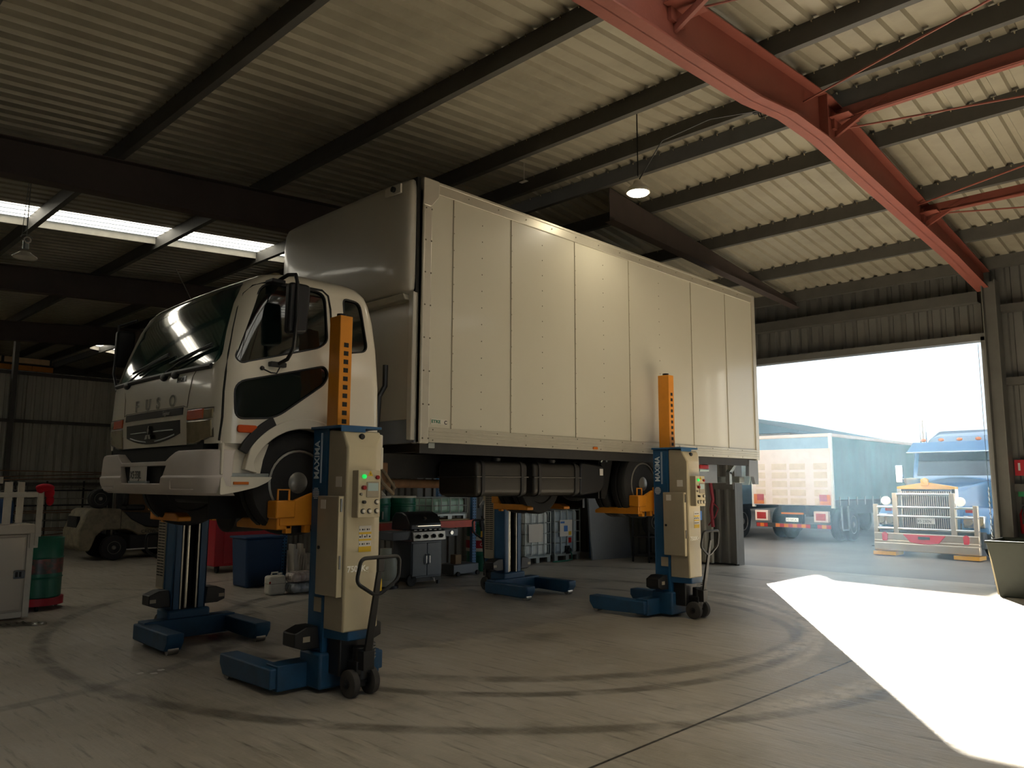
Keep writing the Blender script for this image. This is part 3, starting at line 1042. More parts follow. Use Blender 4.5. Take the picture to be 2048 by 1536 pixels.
# ---- chassis and running gear
for y in (6.5, 7.34):
    obj('chassis_rail', B().box(2.9, 11.2, y - .035, y + .035, 1.66, 1.9), 'chassis', T)
for y in (5.76, 8.08):
    obj('side_raves', B().box(4.62, 11.25, y - .03, y + .03, 1.88, 1.99), 'chassis', T)
b = B()
for k in range(15):
    b.box(4.75 + k * .45, 4.82 + k * .45, 5.75, 8.1, 1.9, 1.985)
obj('cross_bearers', b, 'chassis', T, smooth=False)
obj('engine', B().box(3.0, 4.1, 6.55, 7.3, 1.42, 2.0).cyl((3.3, 6.9, 1.35), (3.7, 6.9, 1.35), .2), 'chassis', T, .03)
b = B().lathe([(.24, 0), (.25, .15), (.19, .25), (.17, .6), (.12, .75), (.06, .8)], (4.15, CY, 1.6), 'x', 18).box(4.25, 4.8, 6.7, 6.82, 1.5, 1.72)
obj('gearbox', b, 'gearbox', T, .01)
obj('drive_shaft', B().cyl((4.95, CY, 1.6), (8.1, CY, 1.58), .05, 14), 'rust', T)
obj('brake_chamber', B().cyl((4.5, 6.2, 1.62), (4.5, 6.42, 1.62), .11, 16).box(4.3, 4.65, 6.25, 6.4, 1.68, 1.8), 'rust', T, .01)
b = B()
for k in range(8):
    b.box(4.28 + .06 * (k % 4), 4.32 + .06 * (k % 4), 6.05 + .03 * k, 6.1 + .03 * k, 1.45 + .09 * (k % 3), 1.62 + .07 * (k % 4))
b.tube([(4.3, 6.1, 1.85), (4.4, 6.0, 1.6), (4.6, 6.1, 1.5), (4.75, 6.3, 1.6)], .02).tube([(4.35, 6.2, 1.9), (4.5, 6.1, 1.7), (4.7, 6.2, 1.55)], .015)
obj('linkage', b, 'gearbox', T, smooth=False)


def tank(name, x0, x1, z0, z1, y0, y1):
    q = rpoly([(y0, z0), (y1, z0), (y1, z1), (y0, z1)], .07, 5)
    t = obj(name, B().prism(q, 'x', x0, x1), 'tank', T, .03, seg=3)
    b = B()
    for x in (x0 + .09, x1 - .09):
        b.prism(rpoly([(y0 - .014, z0 - .012), (y1 + .012, z0 - .012), (y1 + .012, z1 + .012), (y0 - .014, z1 + .012)], .08, 5), 'x', x - .022, x + .022)
    obj('tank_strap', b, 'chassis', t, .004)
    obj('tank_seam', B().tube([(x0 - .004, y0 - .004, (z0 + z1) / 2 + .02), (x1 + .004, y0 - .004, (z0 + z1) / 2 + .02)], .008, 6).tube([(x0 - .004, y0 - .004, (z0 + z1) / 2 + .02), (x0 - .004, y1, (z0 + z1) / 2 + .02)], .008, 6), 'tank', t)
    obj('filler_cap', B().cyl(((x0 + x1) / 2, y0 + .12, z1 - .01), ((x0 + x1) / 2, y0 + .1, z1 + .05), .05, 14), 'chassis', t)
    return t


tank('fuel_tank', 5.42, 6.18, 1.47, 1.83, 5.80, 6.4)
tank('fuel_tank', 6.28, 7.08, 1.47, 1.83, 5.80, 6.4)
b = B().prism(rpoly([(7.14, 1.46), (7.54, 1.5), (7.62, 1.6), (7.6, 1.82), (7.16, 1.86)], .05), 'y', 5.86, 6.4)
bb = obj('battery_box', b, 'black_plastic', T, .02)
obj('warning_label', B().box(7.51, 7.57, 5.85, 5.858, 1.7, 1.78), 'white_plate', bb)
obj('tank_bracket', B().tube([(7.46, 5.8, 1.86), (7.5, 5.78, 1.93), (7.56, 5.78, 1.95), (7.54, 5.78, 1.86)], .016, 6), 'galv', T)
for x in (5.75, 6.75):
    obj('tie_hook', B().tube([(x, 5.77, 1.95), (x + .05, 5.75, 1.945), (x + .06, 5.75, 1.92)], .012, 6), 'galv', T)
# mudguards and flaps
b = B().prism([(7.62, 1.93), (7.9, 1.97), (7.9, 1.9), (7.8, 1.55), (7.74, 1.42), (7.6, 1.42)], 'y', 5.95, 5.98).box(7.62, 7.66, 5.95, 6.5, 1.42, 1.9)
obj('mudguard', b, 'black_plastic', T, .006)
for ya, yb in ((5.85, 6.5), (7.3, 8.05)):
    obj('mudguard', B().box(8.95, 9.0, ya, yb, 1.25, 1.9), 'black_plastic', T, .006)
obj('rear_axle', B().cyl((8.32, 6.0, 1.6), (8.32, 7.85, 1.6), .1, 16).ball((8.32, CY, 1.6), .24), 'chassis', T)
obj('front_axle', B().cyl((3.40, 6.0, 1.5), (3.40, 7.85, 1.5), .07, 12), 'chassis', T)
for y in (6.42, 7.42):
    b = B().prism([(7.6, 1.62), (8.32, 1.5), (9.05, 1.62), (9.05, 1.68), (8.32, 1.58), (7.6, 1.68)], 'y', y - .04, y + .04)
    obj('leaf_spring', b, 'chassis', T)
# wheels
wheel(T, (3.40, 5.90, 1.6), .43, .25, .27, 'y', -1)
wheel(T, (3.40, 7.94, 1.6), .43, .25, .27, 'y', 1)
for y, f in ((5.89, 1), (6.18, 1), (7.66, -1), (7.95, -1)):
    wheel(T, (8.32, y, 1.6), .43, .245, .27, 'y', -1 if y < 7 else 1, dish=.1)
obj('underrun_bar', B().box(10.95, 11.1, 5.85, 8.0, 1.62, 1.72), 'galv', T, .01)
b = B().prism([(11.02, 1.97), (11.3, 1.97), (11.3, 1.60), (11.2, 1.60), (11.15, 1.72), (11.0, 1.72)], 'y', 5.72, 5.78)
obj('tail_bracket', b, 'grey_board', T, .006)
obj('tail_bracket', B().prism([(10.55, 1.78), (10.85, 1.98), (10.9, 1.98), (10.6, 1.74)], 'y', 5.8, 5.86).box(10.55, 10.62, 5.8, 5.86, 1.6, 1.78), 'galv', T)
obj('tail_lamp_board', B().box(10.1, 10.9, 6.2, 6.24, 1.62, 1.9), 'grey_board', T, .004)
obj('tail_lamp', B().box(10.36, 10.62, 6.18, 6.21, 1.83, 1.89), 'red_lens', T, .004)
obj('reverse_lamp', B().box(10.36, 10.62, 6.18, 6.21, 1.79, 1.825), 'screen', T, .004)
# ------------------------------------------------------------------ column lifts (local: +y towards the truck, origin under the column)
def make_lift(label, wheel_z, text_on=True):
    t = thing('column_lift', label, 'vehicle lift', (0, 0, 0), 0, 'mobile column lifts', world=False)
    # base: cross beam and two legs
    b = B().box(-.47, .47, -.02, .16, .03, .22)
    obj('base_frame', b, 'lift_blue_dark', t, .008)
    for s in (-1, 1):
        x0, x1 = sorted((s * .36, s * .52))
        q = [(.0, .05), (.0, .2), (.84, .2), (.84, .12), (.78, .04), (.7, .035)]
        b = B().prism(q, 'x', x0, x1)
        lg = obj('leg', b, 'lift_blue_dark', t, .012)
        obj('leg_roller', B().cyl((x0 + .03, .76, .045), (x1 - .03, .76, .045), .042, 14), 'steel', lg)
    # column: C channel open towards the truck
    zt = 2.03
    b = B().box(-.18, .18, -.16, -.13, .06, zt).box(-.18, -.155, -.16, .06, .06, zt).box(.155, .18, -.16, .06, .06, zt)
    b.box(-.18, -.1, .05, .06, .06, zt).box(.1, .18, .05, .06, .06, zt)
    obj('column', b, 'lift_blue', t, .006)
    obj('column_cap', B().box(-.205, .19, -.36, .07, zt, zt + .022).box(-.2, .03, -.365, -.355, zt - .03, zt + .02), 'lift_blue', t, .004)
    obj('lead_screw', B().cyl((0, -.02, .14), (0, -.02, 1.95), .02, 14), 'screw_steel', t)
    obj('guide_rail', B().box(-.09, -.075, .0, .05, .15, 1.95).box(.075, .09, .0, .05, .15, 1.95), 'steel', t)
    obj('column_inner', B().box(-.15, .15, -.128, -.1, .08, 2.0), 'gap', t)
    obj('column_foot', B().box(-.22, .22, -.2, .1, .03, .3), 'lift_blue_dark', t, .02)
    obj('rating_plate', B().box(-.184, -.179, -.13, -.03, .6, .71), 'lift_grey', t)
    # yellow safety-catch post rising above the column
    g = obj('catch_post', B().box(-.085, .035, -.13, .03, zt + .022, 2.98), 'lift_yellow', t, .006)
    obj('post_cap', B().cyl((-.025, -.05, 2.975), (-.025, -.05, 3.005), .04, 16), 'black_plastic', g)
    for k in range(10):
        z = 2.08 + k * .0705
        obj('catch_slot', B().box(-.045, .0, -.1315, -.129, z, z + .038), 'gap', g, smooth=False)
    # control cabinet in front of the column
    q = [(-.165, .48), (-.43, .48), (-.43, 1.88), (-.35, 2.01), (-.165, 2.025)]
    b = boolean(B().prism(q, 'x', -.175, .18), [B().prism([(-.2, -.1), (.2, -.1), (.2, -.36), (.075, -.44), (-.2, -.44)], 'z', .4, 2.1)], 'INTERSECT')
    cb = obj('cabinet', b, 'lift_cream', t, .012)
    lg = obj('louvre_panel', B().box(.18, .183, -.355, -.17, .5, 1.86), 'lift_grey', cb)
    b = B()
    for k in range(40):
        for y in (-.345, -.26):
            b.box(.183, .1845, y, y + .075, .62 + k * .03, .632 + k * .03)
    obj('louvre_slots', b, 'gap', lg, smooth=False)
    obj('cabinet_side', B().prism([(-.17, .485), (-.415, .485), (-.415, 1.87), (-.34, 2.0), (-.17, 2.015)], 'x', -.178, -.1745), 'lift_grey', cb)
    obj('beacon_knob', B().lathe([(.02, 0), (.026, .015), (.02, .035), (.001, .04)], (-.02, -.4, 1.965), 'y', 14), 'black_plastic', cb)
    sb = obj('side_box', B().box(-.225, -.178, -.39, -.1, .74, 1.5), 'lift_grey', t, .008)
    obj('box_edge', B().box(-.226, -.178, -.402, -.39, .74, 1.5), 'lift_cream', sb, .003)
    for z in (.95, 1.38):
        obj('hinge', B().cyl((-.205, -.408, z), (-.205, -.408, z + .1), .008, 8), 'steel', sb)
    obj('lock', B().cyl((-.225, -.14, 1.1), (-.233, -.14, 1.1), .014, 10), 'black_plastic', sb)
    obj('info_label', B().box(-.2275, -.2245, -.22, -.15, 1.4, 1.47), 'white_plate', sb)
    obj('info_label', B().box(-.1805, -.1775, -.36, -.28, 1.57, 1.65), 'white_plate', cb)
    # control panel
    cp = obj('control_panel', B().box(-.125, .082, -.51, -.43, 1.335, 1.7), 'lift_cream', t, .006)
    ya = -.512
    obj('panel_side', B().box(-.127, -.124, -.505, -.43, 1.34, 1.695), 'lift_grey', cp)

    def knob(nm, x, z, r, m, d=.018):
        obj(nm, B().cyl((x, ya, z), (x, ya - d, z), r, 14), m, cp, .003)
    knob('green_lamp', -.08, 1.65, .017, 'btn_green')
    knob('red_lamp', .045, 1.645, .016, 'btn_red')
    knob('emergency_stop', -.085, 1.565, .017, 'btn_red', .03)
    knob('key_switch', -.105, 1.515, .011, 'steel')
    knob('selector', -.08, 1.455, .013, 'black_plastic', .028)
    for x, z in ((.045, 1.455), (-.08, 1.385), (-.022, 1.385), (.045, 1.385)):
        knob('push_button', x, z, .014, 'btn_white')
    for x, z in ((.045, 1.455), (-.08, 1.385), (-.022, 1.385), (.045, 1.385)):
        obj('button_ring', B().cyl((x, ya + .001, z), (x, ya - .004, z), .02, 14), 'black_plastic', cp)
    obj('screen_frame', B().box(-.052, .062, ya - .006, ya + .001, 1.49, 1.61), 'lift_grey', cp, .003)
    obj('screen', B().box(-.043, .053, ya - .008, ya - .004, 1.54, 1.6), 'screen', cp)
    b = B().prism([(-.042, 1.655), (.006, 1.655), (-.018, 1.695)], 'y', ya - .001, ya + .002)
    tr_ = obj('warning_triangle', b, 'yellow', cp)
    obj('bolt_symbol', B().prism([(-.02, 1.661), (-.012, 1.673), (-.018, 1.673), (-.015, 1.684), (-.024, 1.671), (-.018, 1.671)], 'y', ya - .0025, ya), 'ink', tr_)
    # instruction sticker
    s0 = obj('instruction_sticker', B().box(-.055, .06, -.4325, -.429, 1.07, 1.27), 'white_plate', t)
    b = B()
    for z0, z1 in ((1.07, 1.112), (1.155, 1.17), (1.205, 1.222)):
        b.box(-.055, .06, -.434, -.4315, z0, z1)
    obj('yellow_band', b, 'yellow', s0)
    b = B()
    for r_, z in enumerate((1.125, 1.18, 1.235)):
        for k in range(5):
            b.box(-.05 + k * .022, -.05 + k * .022 + .006 + .008 * ((k + r_) % 2), -.434, -.4315, z, z + .012 + .012 * ((k * r_) % 2))
    obj('pictogram', b, 'ink', s0)
    text('7500Kg', .064, (-.155, -.433, .925), (1, 0, 0), (0, 0, 1), 'cream_text', t, 'lettering', .001, bold=.03)
    # name on the column side
    text('MAXIMA', .1, (-.183, -.035, 1.63), (0, 0, 1), (0, 1, 0), 'lift_text', t, 'lettering', .001, bold=.02, sx=.8)
    obj('name_underline', B().box(-.183, -.18, -.06, -.056, 1.6, 2.0).box(-.183, -.18, -.073, -.071, 1.6, 2.0), 'lift_text', t)
    b = B()
    for k in range(7):
        z = 1.475 + k * .013
        h = .045 * math.sqrt(max(.05, 1 - ((k - 3) / 3.6) ** 2))
        b.box(-.183, -.18, -.0 - h, -.0 + h, z, z + .007)
    obj('globe_logo', b, 'lift_text', t)
    # lifting carriage with two fork arms and side catches
    zc = wheel_z
    b = B().box(-.16, .16, -.06, .1, zc - .08, zc + .26)
    obj('carriage', b, 'lift_yellow', t, .01)
    b = B().prism([(-.44, zc - .04), (.44, zc - .04), (.44, zc + .1), (.16, zc + .22), (-.16, zc + .22), (-.3, zc + .17), (-.44, zc + .1)], 'y', .09, .125)
    obj('carriage_plate', b, 'lift_yellow', t, .008)
    for k in range(5):
        obj('carriage_tooth', B().box(-.36 + .17 * k - .02, -.36 + .17 * k + .03, .1, .16, zc - .1, zc - .03), 'lift_yellow', t, .004)
    for s in (-1, 1):
        x0, x1 = sorted((s * .33, s * .46))
        b = B().prism([(.1, zc - .07), (.78, zc - .07), (.78, zc - .03), (.68, zc + .01), (.24, zc + .01), (.2, zc + .14), (.1, zc + .16)], 'x', x0, x1)
        f = obj('fork', b, 'lift_yellow', t, .01)
        obj('fork_block', B().box(x0 - .02, x1 + .02, .08, .23, zc + .02, zc + .16), 'lift_yellow', f, .012)
        xm = (x0 + x1) / 2
        obj('fork_handle', B().tube([(xm - .05, .13, zc + .14), (xm - .05, .13, zc + .245), (xm + .05, .13, zc + .245), (xm + .05, .13, zc + .14)], .01, 8), 'lift_yellow', f)
    # cable / fork hanger brackets
    for s in (-1, 1):
        q = [(s * .18, .33), (s * .2, .5), (s * .3, .5), (s * .4, .46), (s * .4, .36), (s * .32, .33)]
        b = B().prism(q, 'y', -.13, .05)
        h = obj('hanger', b, 'black_plastic', t, .008)
        obj('hanger_label', B().box(s * .36 - .03, s * .36 + .03, .05, .053, .385, .42), 'lift_grey', h)
        obj('hanger_label', B().box(s * .3 - .03, s * .3 + .03, -.134, -.13, .39, .43), 'lift_grey', h)
    # pallet-jack: pump, steer wheels, drawbar with loop handle
    obj('jack_plate', B().prism([(-.17, -.16), (.17, -.16), (.12, -.42), (-.12, -.42)], 'z', .41, .49), 'lift_blue', t, .008)
    obj('battery_case', B().box(-.14, .12, -.34, -.17, .14, .42), 'black_plastic', t, .015)
    ju = obj('jack_pump', B().cyl((.0, -.42, .12), (.0, -.42, .36), .06, 18).box(-.07, .07, -.47, -.3, .16, .26), 'black_plastic', t, .008)
    obj('pump_spring', B().tube([(.07 + .03 * math.cos(i * .9), -.46 + .03 * math.sin(i * .9), .26 + i * .0035) for i in range(40)], .006, 6).cyl((.07, -.46, .2), (.07, -.46, .45), .012, 8), 'steel', ju)
    obj('wheel_yoke', B().box(-.03, .03, -.45, -.39, .07, .16).cyl((-.14, -.42, .1), (.14, -.42, .1), .018, 10), 'black_plastic', t)
    for s in (-1, 1):
        w_ = obj('steer_wheel', B().lathe([(.03, -.03), (.085, -.032), (.1, -.024), (.102, 0), (.1, .024), (.085, .032), (.03, .03)], (s * .09, -.42, .1), 'x', 28), 'rubber_grey', t)
        obj('wheel_hub', B().cyl((s * .09 - .038, -.42, .1), (s * .09 + .038, -.42, .1), .035, 16), 'black_plastic', w_)
    hb = V((.0, -.5, .28))
    ht = V((.03, -.6, .98))
    u = (ht - hb)
    b = B()
    b.loft([[hb + V((-.035, -.012, 0)), hb + V((.035, -.012, 0)), hb + V((.035, .012, 0)), hb + V((-.035, .012, 0))], [ht + V((-.02, -.012, 0)), ht + V((.02, -.012, 0)), ht + V((.02, .012, 0)), ht + V((-.02, .012, 0))]])
    b.box(-.05, .05, -.53, -.43, .2, .34)
    db = obj('drawbar', b, 'black_plastic', t, .004)
    p = rpoly([(-.17, .86), (.0, .76), (.06, .76), (.22, .86), (.21, 1.04), (-.15, 1.04)], .05, 5)
    obj('loop_handle', B().tube([(x, -.56 - .14 * (z - .7), z) for x, z in p], .015, 8, True), 'black_plastic', db)
    obj('handle_lever', B().box(.0, .06, -.62, -.59, .93, 1.03), 'black_plastic', db, .006)
    obj('caution_label', B().box(.045, .08, -.56, -.557, .78, .87), 'yellow', db)
    return t


L1 = make_lift('blue and cream column lift at the cab, nearest the camera, with control panel', 1.30)
LZ = 5.55
L1.location = (3.60, LZ, 0)
L2 = copy_tree(L1, None, (8.47, LZ, 0), 0, 'column lift holding the near rear wheel, in front of the white box side')
L3 = copy_tree(L1, None, (3.60, 8.29, 0), PI, 'column lift behind the truck cab showing its open blue channel and steel screw')
L4 = copy_tree(L1, None, (8.45, 8.29, 0), PI, 'column lift under the far rear wheel, standing between the barbecue and the white liquid totes')
# ------------------------------------------------------------------ things in the workshop
# lamps
LP = (7.19, 5.0, 4.94)
t = thing('high_bay_lamp', 'glowing round high-bay lamp hanging under the ridge above the truck box', 'lamp', LP)
b = B().lathe([(.001, .14), (.05, .14), (.06, .1), (.11, .06), (.135, .02), (.135, 0), (.12, 0), (.1, .03), (.001, .05)], LP, 'z', 32)
obj('shade', b, 'frame_white', t)
M['lamp_glow'] = mat('lamp_glow', '#fff2d8', .4, 0, 0, 3, None, 0, 60, 0, 40)
obj('diffuser', B().lathe([(.118, .0), (.11, -.015), (.06, -.03), (.001, -.034)], LP, 'z', 28), 'lamp_glow', t)
obj('hanger', B().tube([(LP[0], LP[1], LP[2] + .2), (LP[0], LP[1], zs(LP[0]))], .008, 6), 'black_plastic', t)
cb = B().tube([(7.19, 4.98, 5.1), (7.25, 4.7, 5.5), (7.45, 4.2, 5.66), (7.72, 3.75, 5.7), (7.78, 3.62, 5.74)], .008, 6)
cb.tube([(7.78, 3.72 + .09 * math.cos(i * .7) * (1 - i / 30), 5.70 + .06 * math.sin(i * .7)) for i in range(20)], .007, 5).box(7.74, 7.79, 3.75, 3.83, 5.7, 5.76)
tag(obj('power_cable', cb, 'black_plastic'), 'thin black cable running up from the glowing lamp and coiled by the red rafter', 'cable')
PL = (2.38, 10.5, 4.27)
t = thing('pendant_lamp', 'unlit pendant lamp with shallow round shade hanging at left below the skylight', 'lamp', PL)
obj('shade', B().lathe([(.03, .07), (.06, .06), (.09, .035), (.13, .008), (.135, -.005), (.12, -.005), (.06, .03), (.001, .035)], PL, 'z', 30), 'frame_white', t)
obj('lamp_body', B().cyl((PL[0], PL[1], PL[2] + .1), (PL[0], PL[1], PL[2] + .2), .035, 14).tube([(PL[0] + .06 * math.cos(a * PI / 8), PL[1], PL[2] + .24 + .04 * math.sin(a * PI / 8)) for a in range(16)][:9], .006, 5), 'galv', t)
obj('hanger_ring', B().tube([(PL[0] + .035 * math.cos(a * PI / 6), PL[1] - .06, PL[2] + .2 + .035 * math.sin(a * PI / 6)) for a in range(12)], .008, 6, True), 'white_plate', t)
obj('chain', B().tube([(PL[0], PL[1], PL[2] + .2), (PL[0], PL[1], zs(PL[0]))], .006, 5).tube([(PL[0] - .05, PL[1], PL[2] + .25), (PL[0] - .02, PL[1], PL[2] + .95)], .004, 5), 'galv', t)
tag(obj('roof_tag', B().box(7.3, 7.36, 6.9, 7.02, 5.66, 5.665).box(7.33, 7.335, 6.95, 6.96, 5.66, 5.93), 'white_plate'), 'small pale tag hanging from the roof sheets above the truck box', 'tag')

# white service cabinet at the left edge
t = thing('service_cabinet', 'white painted steel cabinet on the left with framed rack on top', 'cabinet', (2.1, 11.0, 0))
obj('body', B().box(1.3, 2.74, 10.72, 11.1, .03, .98), 'cart_white', t, .01)
obj('lid', B().box(1.28, 2.78, 10.68, 11.13, .985, 1.1), 'cart_white', t, .012)
obj('face_frame', B().box(2.70, 2.77, 10.69, 10.74, .02, .98).box(1.3, 2.70, 10.692, 10.738, .02, .09), 'frame_white', t, .006)
dr = obj('door', B().box(1.4, 2.68, 10.685, 10.72, .11, .955), 'cart_white', t, .01)
lt = obj('latch', B().prism(rpoly([(2.575, .47), (2.7, .47), (2.7, .57), (2.575, .57)], .02), 'y', 10.672, 10.69), 'chrome', dr, .004)
obj('paddle', B().box(2.595, 2.625, 10.665, 10.675, .49, .55).box(2.635, 2.66, 10.665, 10.675, .49, .55), 'black_gloss', lt, .004)
obj('hinge_plate', B().box(2.72, 2.81, 10.675, 10.69, .82, 1.0).box(2.765, 2.785, 10.665, 10.68, .85, .97), 'frame_white', t, .004)
b = B()
b.box(2.77, 2.83, 10.66, 10.70, .95, 1.52)
b.box(1.3, 2.77, 10.662, 10.698, 1.42, 1.48)
obj('rack_frame', b, 'frame_white', t, .004)
obj('rack_post', B().box(2.44, 2.52, 10.75, 10.79, 1.08, 1.6), 'frame_white', t, .004)
obj('rack_post', B().box(2.66, 2.73, 11.1, 11.14, 1.08, 1.6), 'frame_white', t, .004)
obj('rack_rail', B().box(1.3, 2.47, 11.0, 11.05, 1.58, 1.66), 'frame_white', t, .004)
b = B()
pts = []
b.ball((2.84, 10.68, 1.53), .085, (1.2, .8, .6))
b.ball((2.89, 10.67, 1.47), .06, (.9, .7, 1.2))
b.ball((2.9, 10.67, 1.38), .05, (.9, .7, 1.3)).ball((2.79, 10.67, 1.51), .045)
tag(obj('cloth', b, 'red_cloth'), 'red cloth draped over the end of the white cabinet frame', 'cloth')
tag(obj('bottle_opener', B().prism(rpoly([(2.19, 1.21), (2.27, 1.2), (2.29, 1.235), (2.2, 1.25)], .015), 'y', 11.0, 11.03).box(2.2, 2.24, 11.0, 11.03, 1.1, 1.215), 'chrome'), 'small shiny metal clip standing on the white cabinet behind its frame', 'clip')
# drum on dolly
t = thing('drum_dolly', 'red wheeled dolly under the open green drum at left', 'dolly', (3.03, 11.47, 0))
obj('ring', B().lathe([(.30, .06), (.32, .06), (.32, .15), (.30, .15)], (3.03, 11.47, 0), 'z', 32).box(2.73, 3.33, 11.44, 11.5, .06, .09), 'red_paint', t, smooth=True)
for a in (20, 140, 260):
    x, y = 3.03 + .29 * math.cos(R(a)), 11.47 + .29 * math.sin(R(a))
    obj('caster', B().cyl((x - .015, y, .035), (x + .015, y, .035), .035, 14), 'rubber', t)


def drum(name, c, r, h, m, parent=None, open_top=False):
    x, y, z = c
    pr = [(r * .96, 0), (r, .01), (r, h * .32), (r + .012, h * .335), (r, h * .35), (r, h * .65), (r + .012, h * .665), (r, h * .68), (r, h - .01), (r + .006, h)]
    if open_top:
        pr += [(r - .006, h), (r - .01, h - .02), (r - .01, .03), (.001, .03)]
    else:
        pr += [(r - .015, h), (r - .02, h - .02), (.001, h - .02)]
    pr = [(.001, 0)] + pr
    return obj(name, B().lathe(pr, c, 'z', 36), m, parent)


t = thing('oil_drum', 'open green steel drum with printed band standing on the red dolly', 'drum', (3.03, 11.47, .15))
drum('shell', (3.03, 11.47, .15), .285, .74, 'drum_green', t, True)
obj('printed_band', B().lathe([(.287, .30), (.289, .30), (.289, .5), (.287, .5)], (3.03, 11.47, .15), 'z', 36), 'drum_print', t)
b = B()
rows = []
for i in range(9):
    rows.append([(2.1 + .7 * k / 22 + .012 * random.uniform(-1, 1), 10.2 + .035 * i * (1.1 - k / 26) + .12 * math.sin(k * .21), .006 + (0 if i in (0, 8) else .07 * (random.random() ** 1.5) * (1 - k / 30))) for k in range(23)])
b.loft(rows, caps=False, closed=False)
tag(obj('plastic_film', b, 'film'), 'crumpled clear plastic film on the floor at the left edge', 'plastic wrap')
b = B()
for x, y in ((2.66, 6.98), (2.74, 6.9), (2.83, 6.98)):
    b.box(x, x + .05, y, y + .04, 0, .004)
tag(obj('litter', b, 'white_plate'), 'tiny bright scraps of metal on the floor in front of the left lift', 'litter', kind='stuff')
tag(obj('blue_drum', B().lathe([(.001, 0), (.3, 0), (.31, .05), (.31, .3), (.32, .32), (.31, .34), (.31, .85), (.27, .93), (.001, .93)], (2.9, 13.6, .42), 'z', 30), 'navy'), 'dark blue plastic drum seen through the frame of the white cabinet', 'drum')
tag(obj('pallet', B().box(2.4, 3.4, 13.1, 14.1, .32, .42).box(2.4, 2.5, 13.1, 14.1, 0, .32).box(3.3, 3.4, 13.1, 14.1, 0, .32).box(2.85, 2.95, 13.1, 14.1, 0, .32), 'chassis'), 'dark stand carrying the blue plastic drum behind the white cabinet', 'stand')

# steel bar rack along the end wall
t = thing('bar_rack', 'dark steel bar rack full of long rods along the end wall behind the forklift', 'rack', (5.2, 21.0, 0))
for x in (4.3, 4.95, 5.6, 6.4):
    obj('upright', B().box(x - .015, x + .015, 20.9, 20.95, 0, 1.62), 'chassis', t)
for z in (.25, .7, 1.05, 1.4):
    obj('shelf_rail', B().box(3.6, 7.0, 20.85, 20.9, z - .018, z + .018), 'chassis', t)
for i in range(14):
    z = .3 + random.random() * 1.6
    obj('rod', B().cyl((3.3 + random.random(), 20.8 - .02 * i, z + random.uniform(-.1, .1)), (6.3 + random.random(), 20.8 - .02 * i, z + random.uniform(-.15, .15)), .012, 6), 'rust' if i % 3 else 'steel', t)
# timber packs on the deck over the end wall
t = thing('timber_pack', 'orange stack of timber battens strapped on the deck above the end wall', 'timber stack', (4.2, 23.2, 4.42))
for k in range(7):
    x = 2.6 + .49 * k
    obj('board', B().box(x, x + .48, 22.75, 23.6, 4.43, 4.57), 'timber', t, .004)
for k in range(3):
    x = 2.6 + 1.15 * k
    obj('pack', B().box(x, x + 1.1, 22.8, 23.6, 4.63, 4.77), 'timber_pale', t, .01)
obj('bearer', B().box(2.6, 6.05, 22.85, 22.95, 4.57, 4.63).box(2.6, 6.05, 23.4, 23.5, 4.57, 4.63), 'chassis', t)
for k in range(4):
    x = 2.7 + 1.08 * k
    obj('strap', B().box(x, x + .05, 22.79, 23.61, 4.6, 4.78), 'ink', t)

# forklift facing right
t = thing('forklift', 'cream counterbalance forklift parked in the dark corner behind the left lift', 'forklift', (6.2, 17.9, 0))
q = [(5.28, .3), (5.28, .62), (5.42, 1.0), (5.5, 1.06), (6.05, 1.05), (6.12, 1.0), (6.3, .82), (6.6, .66), (6.95, .6), (6.95, .5), (6.45, .49), (6.34, .56), (6.2, .62), (5.75, .62), (5.62, .5), (5.55, .3), (5.5, .2), (5.35, .22)]
obj('body', B().prism(q, 'y', 17.38, 18.4), 'forklift_cream', t, .03)
obj('counterweight_recess', B().box(5.30, 5.36, 17.6, 18.2, .6, .9), 'gap', t)
obj('panel_gap', B().box(6.075, 6.085, 17.375, 17.38, .62, 1.03), 'gap', t)
obj('lower_frame', B().box(6.3, 7.3, 17.42, 18.36, .2, .5), 'chassis', t, .02)
obj('cowl', B().prism([(6.15, .98), (6.9, .93), (6.95, .62), (6.6, .66), (6.3, .82)], 'y', 17.42, 18.36), 'black_plastic', t, .02)
obj('seat', B().box(6.25, 6.65, 17.6, 18.15, 1.0, 1.12).box(6.2, 6.3, 17.6, 18.15, 1.1, 1.5), 'black_plastic', t, .04)
obj('steering_wheel', B().tube([(6.95 + .05 * math.sin(a), 17.9 + .17 * math.cos(a), 1.3 + .15 * math.sin(a)) for a in [i * PI / 8 for i in range(16)]], .014, 6, True).cyl((7.05, 17.9, .9), (6.95, 17.9, 1.3), .02), 'black_plastic', t)
for y in (17.45, 18.33):
    obj('guard_post', B().box(6.0, 6.09, y - .035, y + .035, 1.0, 2.15), 'chassis', t, .01)
    obj('guard_post', B().prism([(7.1, .6), (7.18, .6), (6.95, 2.15), (6.87, 2.15)], 'y', y - .03, y + .03), 'chassis', t, .01)
b = B().box(6.0, 6.08, 17.42, 18.36, 2.12, 2.18).box(6.88, 6.95, 17.42, 18.36, 2.12, 2.18)
for k in range(7):
    b.box(6.0, 6.95, 17.42 + .15 * k, 17.45 + .15 * k, 2.13, 2.17)
obj('overhead_guard', b, 'chassis', t)
for y in (17.7, 18.1):
    obj('mast_rail', B().box(7.35, 7.45, y - .05, y + .05, .08, 2.2), 'chassis', t, .01)
obj('mast_ram', B().cyl((7.4, 17.9, .1), (7.4, 17.9, 1.8), .04), 'steel', t)
for y in (17.65, 18.1):
    obj('fork_arm', B().box(7.48, 7.52, y, y + .1, .05, .6).box(7.5, 8.5, y, y + .1, .04, .08), 'chassis', t)
